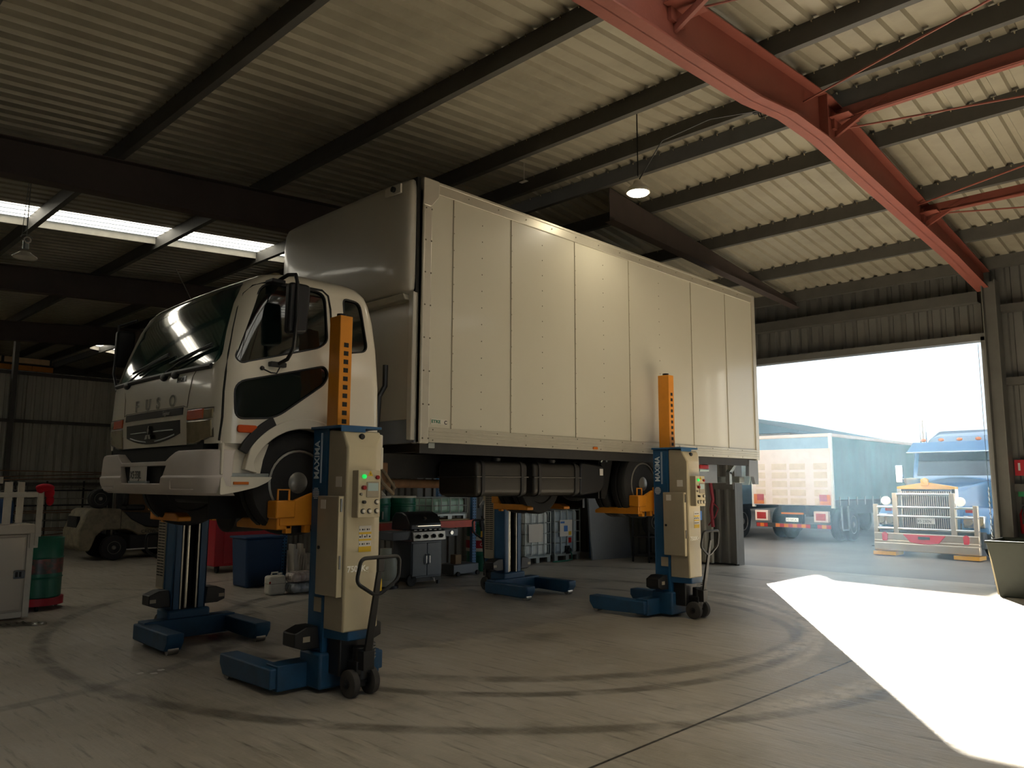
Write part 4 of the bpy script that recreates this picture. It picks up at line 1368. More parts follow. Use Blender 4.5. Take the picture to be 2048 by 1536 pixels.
for x in (5.97, 7.15):
    for y, f in ((17.42, -1), (18.34, 1)):
        wheel(t, (x, y, .255), .255 if x < 6.5 else .29, .16, .13, 'y', f, nuts=5)
obj('light_strip', B().box(6.2, 6.9, 17.40, 17.42, .19, .215), 'white_plate', t)
text('CROWN', .1, (6.5, 17.378, .53), (1, 0, 0), (0, 0, 1), 'chassis', t, 'lettering', .001)
t = thing('car_wheel', 'black spare wheel lying on the rear of the cream forklift', 'wheel', (5.66, 17.8, 1.06))
wheel(t, (5.66, 17.5, 1.26), .2, .26, .12, 'y', -1, nuts=5, name='tyre')
# second mast, dark vertical steels beside it
t = thing('steel_sections', 'dark upright steel sections standing behind the forklift', 'steel stock', (5.9, 19.4, 0))
for k, (x, h) in enumerate(((6.38, 2.0), (6.5, 2.6), (6.62, 2.3), (6.7, 2.7))):
    obj('section', B().box(x, x + .07, 19.4, 19.47, 0, h), 'chassis' if k % 2 else 'steel', t)
tag(obj('carton', B().box(7.0, 7.7, 19.6, 20.2, 0, 1.55), 'card', None, .01), 'brown carton stack in the gloom behind the forklift seat', 'carton')

# red cabinet, blue bin, leaning boards, packages
t = thing('tool_cabinet', 'tall red steel tool cabinet on casters between the two left lifts', 'cabinet', (7.0, 13.9, 0))
obj('body', B().box(6.36, 7.75, 13.58, 14.3, .12, 1.16), 'red_paint', t, .01)
obj('door', B().box(6.52, 7.72, 13.565, 13.58, .16, 1.12), 'red_paint', t, .004)
for x in (6.45, 7.0, 7.65):
    obj('caster', B().cyl((x - .02, 13.66, .06), (x + .02, 13.66, .06), .06, 16).box(x - .03, x + .03, 13.62, 13.7, .08, .125), 'rubber', t)
t = thing('blue_bin', 'dark navy plastic bin standing in front of the red tool cabinet', 'bin', (6.12, 11.6, 0))
obj('body', B().loft([[(6.14 + sx * .3 * k, 11.62 + sy * .24 * k, z) for sx, sy in ((-1, -1), (1, -1), (1, 1), (-1, 1))] for z, k in ((0, .93), (.74, 1.05))]), 'navy', t, .03)
obj('rim', B().box(5.8, 6.48, 11.34, 11.9, .735, .77), 'navy', t, .02)
for i in range(6):
    x = 6.5 + .05 * i
    b = B()
    b.loft([[(x + .012 * math.sin(z * 9 + i), 11.12 + .02 * i, z), (x + .035 + .012 * math.sin(z * 9 + i), 11.12 + .02 * i, z), (x + .035, 11.3, z), (x, 11.3, z)] for z in [k * .08 for k in range(int(9.5 - (i % 3)))]])
    tag(obj('white_strip', b, 'white_plastic'), 'white crinkled plastic strip in the bundle standing beside the navy bin', 'plastic strip', 'white strips beside the navy bin')
t = thing('jerry_can', 'off-white plastic jerry can on the floor in front of the navy bin', 'jerry can', (5.85, 10.55, 0))
obj('body', B().box(5.72, 5.98, 10.42, 10.6, 0, .27), 'white_plastic', t, .035, seg=3)
obj('handle', B().tube([(5.78, 10.5, .26), (5.79, 10.5, .31), (5.88, 10.5, .31), (5.9, 10.5, .26)], .014), 'white_plastic', t)
obj('cap', B().cyl((5.94, 10.52, .265), (5.94, 10.52, .3), .025), 'white_plastic', t)
obj('waist_line', B().box(5.718, 5.982, 10.418, 10.602, .155, .16), 'seam', t)
obj('hazard_mark', B().prism([(5.72, .2), (5.735, .18), (5.72, .16), (5.705, .18)], 'y', 10.41, 10.42), 'red_lens', t)
for k, (z, m, lb) in enumerate(((.0, 'bag', 'silver plastic-wrapped package on the floor beside the jerry can, lower of two'), (.155, 'bag2', 'shiny wrapped package with coloured print lying on the silver one'))):
    b = B()
    for i in range(5):
        for j in range(3):
            b.ball((6.08 + .085 * i + .01 * math.sin(i * 3 + j), 10.32 + .08 * j, z + .085), .085, (1, 1, .95), 6)
    b.box(6.02, 6.46, 10.27, 10.52, z + .02, z + .15)
    t2 = tag(obj('package', b, m, None, .02), lb, 'package')

# pallet racking
t = thing('pallet_rack', 'blue and orange pallet rack holding green drums behind the barbecue', 'rack', (8.1, 11.1, 0))
for x in (6.58, 9.85):
    for y in (10.62, 11.6):
        p = obj('upright', B().box(x - .045, x + .045, y - .035, y + .035, 0, 1.75), 'rack_blue', t)
        b = B()
        for k in range(33):
            for dx in (-.025, .025):
                b.box(x + dx - .008, x + dx + .008, y - .0365, y - .035, .05 + k * .05, .07 + k * .05)
        obj('punch_holes', b, 'gap', p, smooth=False)
    obj('foot', B().box(x - .06, x + .06, 10.57, 10.67, 0, .01), 'rack_blue', t)
for y in (10.6, 11.58):
    obj('beam', B().box(6.63, 9.8, y - .02, y + .03, .815, .94), 'rack_red', t, .006)
obj('beam_end', B().box(9.795, 9.86, 10.575, 10.585, .7, .95).box(6.57, 6.64, 10.575, 10.585, .7, .95), 'rack_red', t)
b = B()
for k in range(8):
    b.box(6.64, 9.8, 10.66 + k * .12, 10.75 + k * .12, .94, .96)
obj('shelf_board', b, 'ply', t)
# goods on the rack
for i, (x, y, lb) in enumerate(((7.88, 10.92, 'green plastic drum with pale lid on the rack, white spout bottle on top'), (8.42, 10.92, 'green drum on the rack shelf, second from the caged tank'), (7.3, 10.95, 'green drum on the rack half hidden behind the control panel'))):
    t = thing('shelf_drum', lb, 'drum', (x, y, .96), 0, 'green drums on the rack')
    obj('shell', B().lathe([(.001, 0), (.245, 0), (.25, .02), (.25, .24), (.258, .25), (.258, .27), (.25, .28), (.258, .3), (.25, .33), (.25, .4), (.001, .4)], (x, y, .96), 'z', 36), 'drum_green', t)
    obj('rim', B().lathe([(.25, .39), (.262, .39), (.262, .42), (.24, .42), (.24, .4)], (x, y, .96), 'z', 36), 'white_plastic', t)
    obj('level_window', B().box(x - .045, x - .02, y - .262, y - .245, 1.0, 1.13), 'white_plastic', t, .004)
t = thing('spout_bottle', 'small white bottle with red cap standing on a green drum', 'bottle', (7.95, 10.88, 1.38))
obj('body', B().lathe([(.001, 0), (.09, 0), (.09, .02), (.05, .06), (.03, .09), (.001, .1)], (7.95, 10.88, 1.38), 'z', 20), 'white_plastic', t)
obj('spout', B().lathe([(.024, .08), (.018, .13), (.006, .17), (.001, .172)], (7.95, 10.88, 1.38), 'z', 14), 'red_lens', t)


def ibc(label, x0, x1, y0, y1, z0, h, tankm, pal=.14, nx=4, nz=4, lab=None):
    t = thing('liquid_tote', label, 'liquid tote', ((x0 + x1) / 2, (y0 + y1) / 2, z0), 0, 'caged liquid totes')
    obj('tank', B().box(x0 + .03, x1 - .03, y0 + .03, y1 - .03, z0 + pal, z0 + h - .02), tankm, t, .07, seg=3)
    b = B()
    for k in range(nz + 1):
        z = z0 + pal + (h - pal - .03) * k / nz + .01
        b.tube([(x0, y0, z), (x1, y0, z), (x1, y1, z), (x0, y1, z)], .011, 6, True)
    for k in range(nx + 1):
        x = x0 + (x1 - x0) * k / nx
        b.tube([(x, y0, z0 + pal), (x, y0, z0 + h - .01)], .011, 6)
        b.tube([(x, y1, z0 + pal), (x, y1, z0 + h - .01)], .011, 6)
    for k in range(1, 4):
        y = y0 + (y1 - y0) * k / 4
        b.tube([(x0, y, z0 + pal), (x0, y, z0 + h - .01)], .011, 6)
        b.tube([(x1, y, z0 + pal), (x1, y, z0 + h - .01)], .011, 6)
    obj('cage', b, 'galv', t)
    b = B()
    for x in (x0 + .05, (x0 + x1) / 2, x1 - .05):
        b.box(x - .05, x + .05, y0, y0 + .06, z0, z0 + pal - .03).box(x - .05, x + .05, y1 - .06, y1, z0, z0 + pal - .03)
    b.box(x0, x1, y0, y1, z0 + pal - .04, z0 + pal)
    obj('skid', b, 'galv', t, .006)
    return t


ibc('small pale green caged tank on the rack beside the blue upright', 8.92, 9.76, 10.68, 11.4, .96, .40, 'ibc_teal', .1, 4, 2)
t = ibc('white caged liquid tote with blank front plate, left of the pair on the floor', 11.5, 12.27, 10.87, 11.6, 0, 1.04, 'ibc_white')
obj('front_plate', B().box(11.6, 12.03, 10.855, 10.86, .42, .78), 'white_plate', t, .003)
t = ibc('grey caged liquid tote with printed label and hose, right of the pair on the floor', 12.4, 13.22, 10.87, 11.6, 0, 1.06, 'ibc_grey')
lb = obj('product_label', B().box(12.55, 12.95, 10.852, 10.857, .5, .84), 'white_plate', t)
obj('label_heading', B().box(12.57, 12.7, 10.85, 10.853, .77, .81).box(12.68, 12.8, 10.85, 10.853, .6, .72), 'hv_blue', lb)
obj('label_mark', B().box(12.83, 12.92, 10.85, 10.853, .52, .6), 'yellow', lb)
obj('hazard_label', B().box(12.83, 12.92, 10.852, 10.857, .36, .47), 'red_lens', t)
obj('valve', B().cyl((12.82, 10.92, .22), (12.82, 10.8, .2), .06, 16).box(12.76, 12.88, 10.85, 10.95, .13, .3), 'black_plastic', t, .01)
tag(obj('green_hose', B().tube([(12.8, 10.79, .19), (12.79, 10.74, .14), (12.78, 10.72, .03), (12.6, 10.7, .015), (12.2, 10.74, .015)], .013, 8), 'drum_green'), 'thin green hose hanging from the valve of the grey liquid tote', 'hose')
p = thing('rack_upright', 'blue punched rack upright right of the liquid totes', 'upright', (13.5, 10.75, 0))
obj('post', B().box(13.45, 13.55, 10.7, 10.8, 0, 1.75), 'rack_blue', p)
b = B()
for k in range(33):
    b.box(13.475, 13.49, 10.698, 10.7, .05 + k * .05, .07 + k * .05)
    b.box(13.51, 13.525, 10.698, 10.7, .05 + k * .05, .07 + k * .05)
obj('punch_holes', b, 'gap', p, smooth=False)
tag(obj('grey_board', B().mk([(13.2, 10.5, 0), (14.25, 10.25, 0), (14.25, 10.35, 1.3), (13.2, 10.6, 1.3), (13.2, 10.54, 0), (14.25, 10.29, 0), (14.25, 10.39, 1.3), (13.2, 10.64, 1.3)], [(0, 1, 2, 3), (4, 5, 6, 7), (0, 1, 5, 4), (1, 2, 6, 5), (2, 3, 7, 6), (3, 0, 4, 7)]), 'grey_board', None, 0, False), 'plain grey board panel standing right of the blue upright', 'board')

# barbecue
t = thing('barbecue', 'dark grey four-burner gas barbecue with hood closed in front of the rack', 'barbecue', (8.08, 10.0, 0))
obj('cabinet', B().box(7.76, 8.38, 9.78, 10.25, .12, .69), 'bbq_grey', t, .008)
for s, x0, x1 in ((1, 7.775, 8.065), (-1, 8.072, 8.365)):
    d = obj('door', B().box(x0, x1, 9.762, 9.782, .15, .66), 'bbq_grey', t, .006)
    xh = x1 - .03 if s > 0 else x0 + .03
    obj('handle', B().tube([(xh, 9.762, .33), (xh, 9.735, .35), (xh, 9.735, .46), (xh, 9.762, .48)], .011, 8), 'chrome', d)
cp = obj('control_panel', B().prism([(9.70, .70), (9.74, .70), (9.79, .84), (9.77, .85), (9.72, .84)], 'x', 7.74, 8.40), 'steel', t, .004)
for k in range(4):
    x = 7.84 + .155 * k
    obj('burner_knob', B().cyl((x, 9.72, .772), (x, 9.68, .765), .03, 18).cyl((x, 9.69, .768), (x, 9.672, .763), .022, 14), 'black_plastic', cp)
obj('badge', B().cyl((8.07, 9.735, .805), (8.07, 9.72, .803), .018, 14), 'black_plastic', cp)
q = [(9.78, .86), (9.76, .95), (9.86, 1.1), (9.98, 1.14), (10.16, 1.14), (10.24, 1.05), (10.26, .86)]
hd = obj('hood', B().prism(q, 'x', 7.72, 8.36), 'bbq_black', t, .02)
obj('hood_front', B().box(7.74, 8.34, 9.752, 9.77, .88, .95), 'bbq_grey', hd, .006)
obj('hood_handle', B().tube([(7.82, 9.76, .93), (7.83, 9.72, .93), (8.29, 9.72, .93), (8.3, 9.76, .93)], .012, 8), 'chrome', hd)
obj('thermometer', B().cyl((8.05, 9.83, 1.03), (8.05, 9.81, 1.05), .025, 16), 'chrome', hd)
b = B()
for k in range(6):
    b.box(7.8 + .1 * k, 7.85 + .1 * k, 9.756, 9.766, .858, .872)
obj('vent_slot', b, 'white_plate', hd)
obj('side_shelf', B().box(7.38, 7.74, 9.76, 10.22, .72, .85), 'bbq_grey', t, .01)
sb = obj('side_burner', B().box(8.40, 8.72, 9.76, 10.22, .74, .86), 'bbq_grey', t, .01)
obj('burner_knob', B().cyl((8.56, 9.76, .8), (8.56, 9.73, .8), .032, 18), 'chrome', sb)
obj('base_rail', B().box(7.78, 8.38, 9.8, 10.22, .06, .12).box(8.33, 8.37, 9.8, 9.84, 0, .08), 'bbq_black', t)
for y in (9.8, 10.2):
    w_ = obj('wheel', B().lathe([(.05, -.02), (.09, -.022), (.095, 0), (.09, .022), (.05, .02)], (7.78, y, .095), 'y', 24), 'rubber', t)
    b = B()
    for k in range(6):
        a = k * PI / 3
        b.tube([(7.78, y - .01, .095), (7.78 + .06 * math.cos(a), y - .01, .095 + .06 * math.sin(a))], .008, 6)
    obj('spoke', b, 'bbq_grey', w_)
obj('gas_hose', B().tube([(8.2, 9.9, .12), (8.22, 9.77, .1), (8.22, 9.76, .05)], .01), 'white_plate', t)
t = thing('gas_bottle', 'grey gas cylinder on the floor left of the barbecue', 'gas bottle', (7.4, 9.95, 0))
obj('cylinder', B().lathe([(.001, .1), (.12, .1), (.165, .15), (.175, .2), (.175, .4), (.15, .47), (.08, .51), (.001, .52)], (7.4, 9.95, 0), 'z', 30), 'gas_grey', t)
obj('foot_ring', B().lathe([(.13, .04), (.14, .04), (.14, .13), (.13, .13)], (7.4, 9.95, 0), 'z', 28), 'gas_grey', t)
obj('collar', B().lathe([(.085, .5), (.09, .5), (.09, .6), (.085, .6)], (7.4, 9.95, 0), 'z', 24), 'gas_grey', t)
obj('valve', B().cyl((7.4, 9.95, .51), (7.4, 9.95, .6), .02).cyl((7.4, 9.95, .57), (7.33, 9.9, .57), .015), 'gold', t)
obj('sticker', B().lathe([(.1765, .28), (.1775, .28), (.1775, .33), (.1765, .33)], (7.4, 9.95, 0), 'z', 30), 'gas_grey', t)
tag(obj('floor_pad', B().lathe([(.001, 0), (.2, 0), (.2, .04), (.001, .04)], (7.4, 9.95, 0), 'z', 24), 'bbq_black'), 'black round pad under the grey gas bottle', 'pad')
# under the rack
t = thing('wheeled_toolbox', 'low black wheeled toolbox on the floor right of the barbecue', 'toolbox', (9.42, 10.45, 0))
obj('box', B().box(9.1, 9.7, 10.3, 10.62, .03, .2), 'bbq_grey', t, .015)
for x in (9.2, 9.66):
    obj('wheel', B().cyl((x, 10.27, .04), (x, 10.31, .04), .04, 16), 'rubber', t)
tag(obj('battery_charger', B().box(9.2, 9.34, 10.36, 10.5, .2, .36), 'card', None, .008), 'small tan carton standing on the black wheeled toolbox', 'carton')
tag(obj('carton', B().box(6.9, 7.3, 10.75, 11.1, 0, .66), 'card', None, .008), 'brown carton under the rack left of the gas bottle', 'carton')
tag(obj('carton', B().box(7.5, 7.8, 10.7, 11.1, 0, .62), 'card', None, .008), 'brown carton under the rack behind the gas bottle', 'carton')
tag(obj('carton', B().box(8.7, 9.1, 10.9, 11.3, 0, .58), 'card', None, .008), 'brown carton under the rack behind the black toolbox', 'carton')
t = thing('grease_drum', 'green, white and red banded drum with hand pump beside the blue rack upright', 'drum', (10.18, 10.75, 0))
drum('shell', (10.18, 10.75, 0), .27, .86, 'drum_green', t)
obj('white_band', B().lathe([(.272, .36), (.284, .36), (.284, .63), (.272, .63)], (10.18, 10.75, 0), 'z', 36), 'white_plastic', t)
rb = obj('red_band', B().lathe([(.284, .42), (.286, .42), (.286, .56), (.284, .56)], (10.18, 10.75, 0), 'z', 36), 'red_paint', t)
for i, ch in enumerate('Castrol'):
    a = R(222 + i * 9.5)
    text(ch, .085, (10.18 + .288 * math.cos(a), 10.75 + .288 * math.sin(a), .46), (-math.sin(a), math.cos(a), 0), (0, 0, 1), 'white_plate', rb, 'letter', .001)
obj('hand_pump', B().cyl((10.2, 10.7, .86), (10.2, 10.7, 1.2), .03).tube([(10.2, 10.7, 1.18), (10.3, 10.6, 1.3), (10.12, 10.6, 1.36), (10.0, 10.62, 1.2)], .012, 8), 'steel', t)
obj('pump_hose', B().tube([(10.0, 10.55, 1.0), (9.98, 10.45, .75), (10.1, 10.42, .6), (10.3, 10.42, .57), (10.5, 10.45, .65)], .014, 8), 'black_plastic', t)
obj('tag_card', B().box(10.02, 10.12, 10.44, 10.45, .68, .8), 'card', t)
tag(obj('grey_case', B().box(10.45, 10.8, 11.0, 11.3, .85, 1.12), 'grey_board', None, .02), 'pale grey case on a stand behind the banded drum', 'case')
tag(obj('steel_stand', B().box(10.42, 10.84, 10.98, 11.32, .8, .85).box(10.43, 10.47, 11.0, 11.04, 0, .8).box(10.79, 10.83, 11.0, 11.04, 0, .8).box(10.43, 10.47, 11.26, 11.3, 0, .8).box(10.79, 10.83, 11.26, 11.3, 0, .8), 'steel'), 'steel stand carrying the pale grey case', 'stand')

# far right corner by the door
t = thing('tyre_rack', 'open black rack holding a wheel right of the grey board', 'rack', (13.9, 9.35, 0))
for x in (13.55, 14.2):
    obj('upright', B().box(x - .015, x + .015, 9.3, 9.33, 0, 1.25).box(x - .015, x + .015, 9.7, 9.73, 0, 1.25), 'black_plastic', t)
for z in (.12, .5, 1.2):
    obj('shelf', B().box(13.55, 14.2, 9.3, 9.73, z, z + .03), 'chassis', t)
t = thing('car_wheel', 'black tyre with grey rim standing on the black rack shelf', 'wheel', (13.95, 9.5, .53))
wheel(t, (13.95, 9.5, .8), .27, .18, .13, 'y', -1, nuts=5, name='tyre')
tag(obj('dust_sheet', B().loft([[(13.95 + r_ * math.cos(a) * (1 + .15 * math.sin(3 * a)), 9.0 + r_ * .5 * math.sin(a), z) for a in [i * PI / 10 for i in range(20)]] for z, r_ in ((0, .38), (.2, .3), (.4, .14), (.5, .03))]), 'bin_green'), 'dark crumpled sack on the floor in front of the black rack', 'sack')
t = thing('bucket', 'yellow plastic bucket with wire handle on the floor by the door leaf', 'bucket', (13.9, 8.62, 0))
obj('pail', B().lathe([(.001, 0), (.12, 0), (.145, .28), (.155, .28), (.155, .3), (.14, .3), (.115, .02), (.001, .02)], (13.9, 8.62, 0), 'z', 28), 'yellow', t)
obj('pail_label', B().lathe([(.1395, .1), (.1405, .1), (.145, .17), (.144, .17)], (13.9, 8.62, 0), 'z', 28), 'white_plate', t)
obj('bail', B().tube([(13.76, 8.62, .28), (13.78, 8.52, .36), (13.9, 8.47, .39), (14.02, 8.52, .36), (14.04, 8.62, .28)], .004, 5), 'steel', t)
tag(obj('broom_handle', B().tube([(13.92, 8.62, .03), (14.2, 8.72, 1.5)], .014, 8), 'ply'), 'pale wooden broom handle leaning out of the yellow bucket', 'broom handle')
tag(obj('red_post', B().box(14.36, 14.44, 9.1, 9.18, 0, 1.4), 'hose_red'), 'dark red square post against the wall behind the yellow bucket', 'post')
tag(obj('grey_plank', B().box(14.3, 14.36, 9.25, 9.4, 0, 1.35), 'grey_board'), 'pale grey plank standing beside the dark red post', 'plank')
# blue headset-like hose reel and red hose near the door leaf
b = B()
for k in range(13):
    a = R(-80 + k * 13)
    pass
pts = [(12.05, 7.52 - .2 * math.cos(R(a)), 1.06 + .25 * math.sin(R(a))) for a in range(-75, 76, 10)]
t = thing('hose_guide', 'curved blue bracket sticking out behind the right-hand lift cabinet', 'bracket', (12.05, 7.5, .8))
obj('ring', B().tube(pts, .05, 8), 'hv_blue', t)
obj('clamp', B().box(12.0, 12.1, 7.2, 7.3, .98, 1.14), 'hv_blue', t, .01)
obj('support', B().box(12.03, 12.07, 7.50, 7.54, 0, .85).box(11.85, 12.25, 7.4, 7.64, 0, .03), 'hv_blue', t)
obj('tape', B().tube(pts[1:4], .053, 8).tube(pts[-4:-1], .053, 8), 'white_plate', t)
tag(obj('red_hose', B().tube([(14.36, 8.22, 1.8), (14.2, 8.21, 1.8), (14.1, 8.2, 1.75), (14.12, 8.15, 1.3), (14.1, 8.18, 1.1), (14.12, 8.16, .75)], .035, 8).tube([(14.1, 8.15, 1.25), (14.1, 8.02, 1.12), (14.1, 8.1, .95), (14.1, 8.25, .78)], .012, 6), 'hose_red'), 'dull red hose and cord hanging on the folded door leaf', 'hose')
tag(obj('wall_socket', B().box(14.1, 14.16, 9.0, 9.16, 1.75, 1.93), 'white_plate', None, .01), 'small pale socket box on the wall left of the folded door', 'socket')

# right edge
t = thing('waste_bin', 'dark green tapered waste bin at the right edge beside the door', 'bin', (13.9, 2.5, 0))
b = B().loft([[(13.6 + sx * .48 * k, 2.6 + sy * .48 * k, z) for sx, sy in ((-1, -1), (1, -1), (1, 1), (-1, 1))] for z, k in ((.0, .86), (.78, 1.08), (.78, 1.04), (.05, .82))])
obj('body', b, 'bin_green', t, .01)
obj('rim', B().tube([(13.6 + sx * .52, 2.6 + sy * .52, .78) for sx, sy in ((-1, -1), (1, -1), (1, 1), (-1, 1))], .022, 8, True), 'bin_green', t)
obj('corner_edge', B().tube([(13.6 - .495, 2.6 + .495, .7), (13.6 - .42, 2.6 + .42, .03)], .012, 6), 'lift_cream', t)
t = thing('fire_sign', 'red fire extinguisher sign high on the wall right of the door', 'sign', (14.5, 2.87, 1.75))
obj('board', B().box(14.48, 14.5, 2.72, 2.97, 1.75, 2.0), 'sign_red', t, .003)
obj('pictogram', B().box(14.476, 14.48, 2.89, 2.92, 1.83, 1.95), 'sign_white', t)
tag(obj('exit_sign', B().box(14.48, 14.5, 2.72, 2.95, 1.42, 1.56), 'sign_green', None, .003), 'small green sign on the wall under the red fire sign', 'sign')
t = thing('fire_extinguisher', 'red fire extinguisher hanging on the wall above the green bin', 'fire extinguisher', (14.42, 2.86, .85))
obj('cylinder', B().lathe([(.001, 0), (.075, 0), (.08, .02), (.08, .3), (.05, .37), (.02, .4), (.001, .4)], (14.42, 2.86, .85), 'z', 22), 'sign_red', t)
obj('wall_bracket', B().box(14.42, 14.6, 2.83, 2.89, 1.05, 1.09).box(14.42, 14.6, 2.83, 2.89, .87, .9), 'black_plastic', t)
obj('nozzle', B().tube([(14.42, 2.86, 1.25), (14.36, 2.86, 1.27), (14.32, 2.88, 1.15), (14.33, 2.88, 1.0)], .012, 6).box(14.4, 14.44, 2.83, 2.9, 1.24, 1.3), 'black_plastic', t)
b = B()
for k in range(34):
    z = .06 + k * .045
    b.tube([(14.38 + (.012 * math.cos(a) if k % 2 else 0), 3.33 + (0 if k % 2 else .012 * math.cos(a)), z + .026 * math.sin(a)) for a in [i * PI / 4 for i in range(8)]], .005, 5, True)
b.tube([(14.38, 3.33, 1.56), (14.38, 3.33, 3.9)], .004, 5)
tag(obj('hoist_chain', b, 'chrome'), 'bright hoist chain hanging down the right door jamb', 'chain')
# ------------------------------------------------------------------ the yard
# green curtain-side truck seen from behind
ax, ay = 21.6, 9.95
t = thing('delivery_truck', 'green curtain-sided truck with pale tail lift parked outside the door', 'truck', (24, ay, 0))
y0, y1, zt = ay - 1.18, ay + 1.18, 3.02
obj('roof', B().box(ax, ax + 8.2, y0, y1, zt - .1, zt), 'tail_pink', t, .02)
b = B()
n = 60
b.loft([[(ax + .08 + 8.0 * i / n, y0 - .0 - .006 * math.sin(i * 1.9) * (1 if j in (1, 2) else .3) - .02 * math.sin(i * .53), z) for i in range(n + 1)] for j, z in enumerate((1.18, 1.6, 2.3, 2.92))], caps=False, closed=False)
obj('side_curtain', b, 'curtain_green', t)
b = B()
b.loft([[(ax + .08 + 8.0 * i / n, y1 + .02 * math.sin(i * 1.9), z) for i in range(n + 1)] for z in (1.18, 2.92)], caps=False, closed=False)
obj('side_curtain', b, 'curtain_green', t)
obj('corner_pillar', B().box(ax - .02, ax + .07, y0 - .03, y0 + .06, .95, zt), 'frame_white', t, .01)
obj('corner_pillar', B().box(ax - .02, ax + .07, y1 - .06, y1 + .03, .95, zt), 'frame_white', t, .01)
obj('deck', B().box(ax, ax + 8.1, y0, y1, 1.0, 1.16), 'chassis', t)
obj('front_bulkhead', B().box(ax + 8.0, ax + 8.1, y0, y1, 1.0, zt - .1), 'chassis', t)
obj('upper_panel', B().box(ax + .02, ax + .06, y0, y1, 2.55, zt - .1), 'drop_blue', t)
g = obj('tail_lift', B().box(ax - .03, ax + .02, y0 + .02, y1 - .02, 1.02, 2.6), 'tail_pink', t, .008)
yy = [y0 + .12, y0 + .52, y0 + .74, y0 + 1.18, y0 + 1.26, y0 + 1.7, y0 + 1.9, y0 + 2.22]
for c0, c1 in ((.12, .5), (.74, 1.2), (1.28, 1.74), (1.94, 2.24)):
    for k in range(5):
        z = 1.04 + k * .245
        obj('recess_panel', B().box(ax - .034, ax - .02, y0 + c0, y0 + c1, z, z + .175), 'tail_panel', g, .004)
for s, (c0, c1) in ((1, (.05, .36)), (-1, (2.0, 2.31))):
    f = obj('flag_reflector', B().box(ax - .045, ax - .036, y0 + c0, y0 + c1, 1.04, 1.32), 'amber', g)
    ya, yb = (y0 + c0 + .1, y0 + c1) if s > 0 else (y0 + c0, y0 + c1 - .1)
    obj('red_flag', B().box(ax - .048, ax - .044, ya, yb, 1.14, 1.32), 'red_lens', f)
for c in (.2, 1.95):
    lf = obj('lamp_frame', B().box(ax - .05, ax + .1, y0 + c - .06, y0 + c + .34, .56, .86), 'tail_pink', t, .01)
    obj('tail_lamp', B().box(ax - .06, ax - .045, y0 + c, y0 + c + .28, .61, .8), 'red_lens', lf, .004)
obj('reflector_strip', B().box(ax - .02, ax + .02, y0 + .85, y0 + 1.5, .76, .81), 'amber', t)
p = obj('licence_plate', B().box(ax - .02, ax, y0 + 1.0, y0 + 1.37, .55, .66), 'cream_text', t, .003)
text('XS·50CA', .085, (ax - .021, y0 + 1.36, .575), (0, -1, 0), (0, 0, 1), 'ink', p, 'lettering', .001, sx=.95)
bar = obj('underrun_bar', B().box(ax - .02, ax + .06, y0 + .08, y1 - .08, .38, .5), 'chassis', t)
for c0, c1, n in ((.08, .46, 3), (.66, 1.68, 8), (1.92, 2.26, 3)):
    for k in range(n):
        w = (c1 - c0) / n
        obj('hazard_stripe', B().prism([(y0 + c0 + w * k, .39), (y0 + c0 + w * (k + 1), .39), (y0 + c0 + w * (k + 1), .49), (y0 + c0 + w * k, .49)], 'x', ax - .026, ax - .02), 'amber' if k % 2 else 'red_lens', bar)
obj('chassis_rail', B().box(ax + .1, ax + 9, ay - .45, ay - .35, .7, 1.0).box(ax + .1, ax + 9, ay + .35, ay + .45, .7, 1.0), 'chassis', t)
obj('side_step', B().tube([(ax + .5, y0 - .02, 1.0), (ax + .5, y0 - .03, .4), (ax + .56, y0 - .03, .34), (ax + .9, y0 - .03, .34), (ax + .96, y0 - .03, .4), (ax + .96, y0 - .02, 1.0)], .025, 8), 'galv', t)
for x in (ax + 1.5, ax + 7.4):
    for y in (y0 + .15, y0 + .45, y1 - .45, y1 - .15):
        wheel(t, (x, y, .46), .46, .25, .26, 'y', -1 if y < ay else 1)
for k in range(12):
    obj('curtain_buckle', B().box(ax + .4 + k * .62, ax + .44 + k * .62, y0 - .03, y0 - .01, 1.02, 1.26), 'steel', t, smooth=False)
obj('cab', B().box(ax + 8.4, ax + 10.2, y0 + .25, y1 - .05, .7, 2.5), 'curtain_green', t, .15, seg=3)

# flatbed with tarpaulin, glimpsed between the white truck and the green one
fx0, fy = 20.9, 12.9
t = thing('tarped_truck', 'truck with white tarpaulin and grey-blue drop sides, glimpsed behind the white box truck', 'truck', (24, fy, 0))
obj('tarpaulin', B().prism([(fy - 1.15, 1.55), (fy + 1.15, 1.55), (fy + 1.15, 2.6), (fy + .7, 3.0), (fy - .7, 3.0), (fy - 1.15, 2.6)], 'x', fx0, fx0 + 6), 'tarp', t, .04)
for x in (fx0 + .5, fx0 + 1.6, fx0 + 2.7):
    obj('rope', B().tube([(x, fy - 1.17, 1.5), (x + .5, fy - 1.18, 2.55)], .02, 6), 'tarp', t)
obj('drop_side', B().box(fx0 - .03, fx0 + 6, fy - 1.2, fy - 1.14, 1.0, 1.58), 'drop_blue', t, .01)
obj('tail_board', B().box(fx0 - .05, fx0, fy - 1.2, fy + 1.2, 1.0, 1.58), 'drop_blue', t, .01)
b = B()
for z in (1.12, 1.27, 1.42):
    b.box(fx0 - .02, fx0 + 6, fy - 1.215, fy - 1.2, z, z + .05)
obj('side_ribs', b, 'drop_blue', t)
obj('deck', B().box(fx0, fx0 + 6.2, fy - 1.15, fy + 1.15, .85, 1.0), 'chassis', t)
for x in (fx0 + 1.3, fx0 + 5.2):
    for y, f in ((fy - 1.0, -1), (fy + 1.0, 1)):
        wheel(t, (x, y, .48), .48, .28, .28, 'y', f)

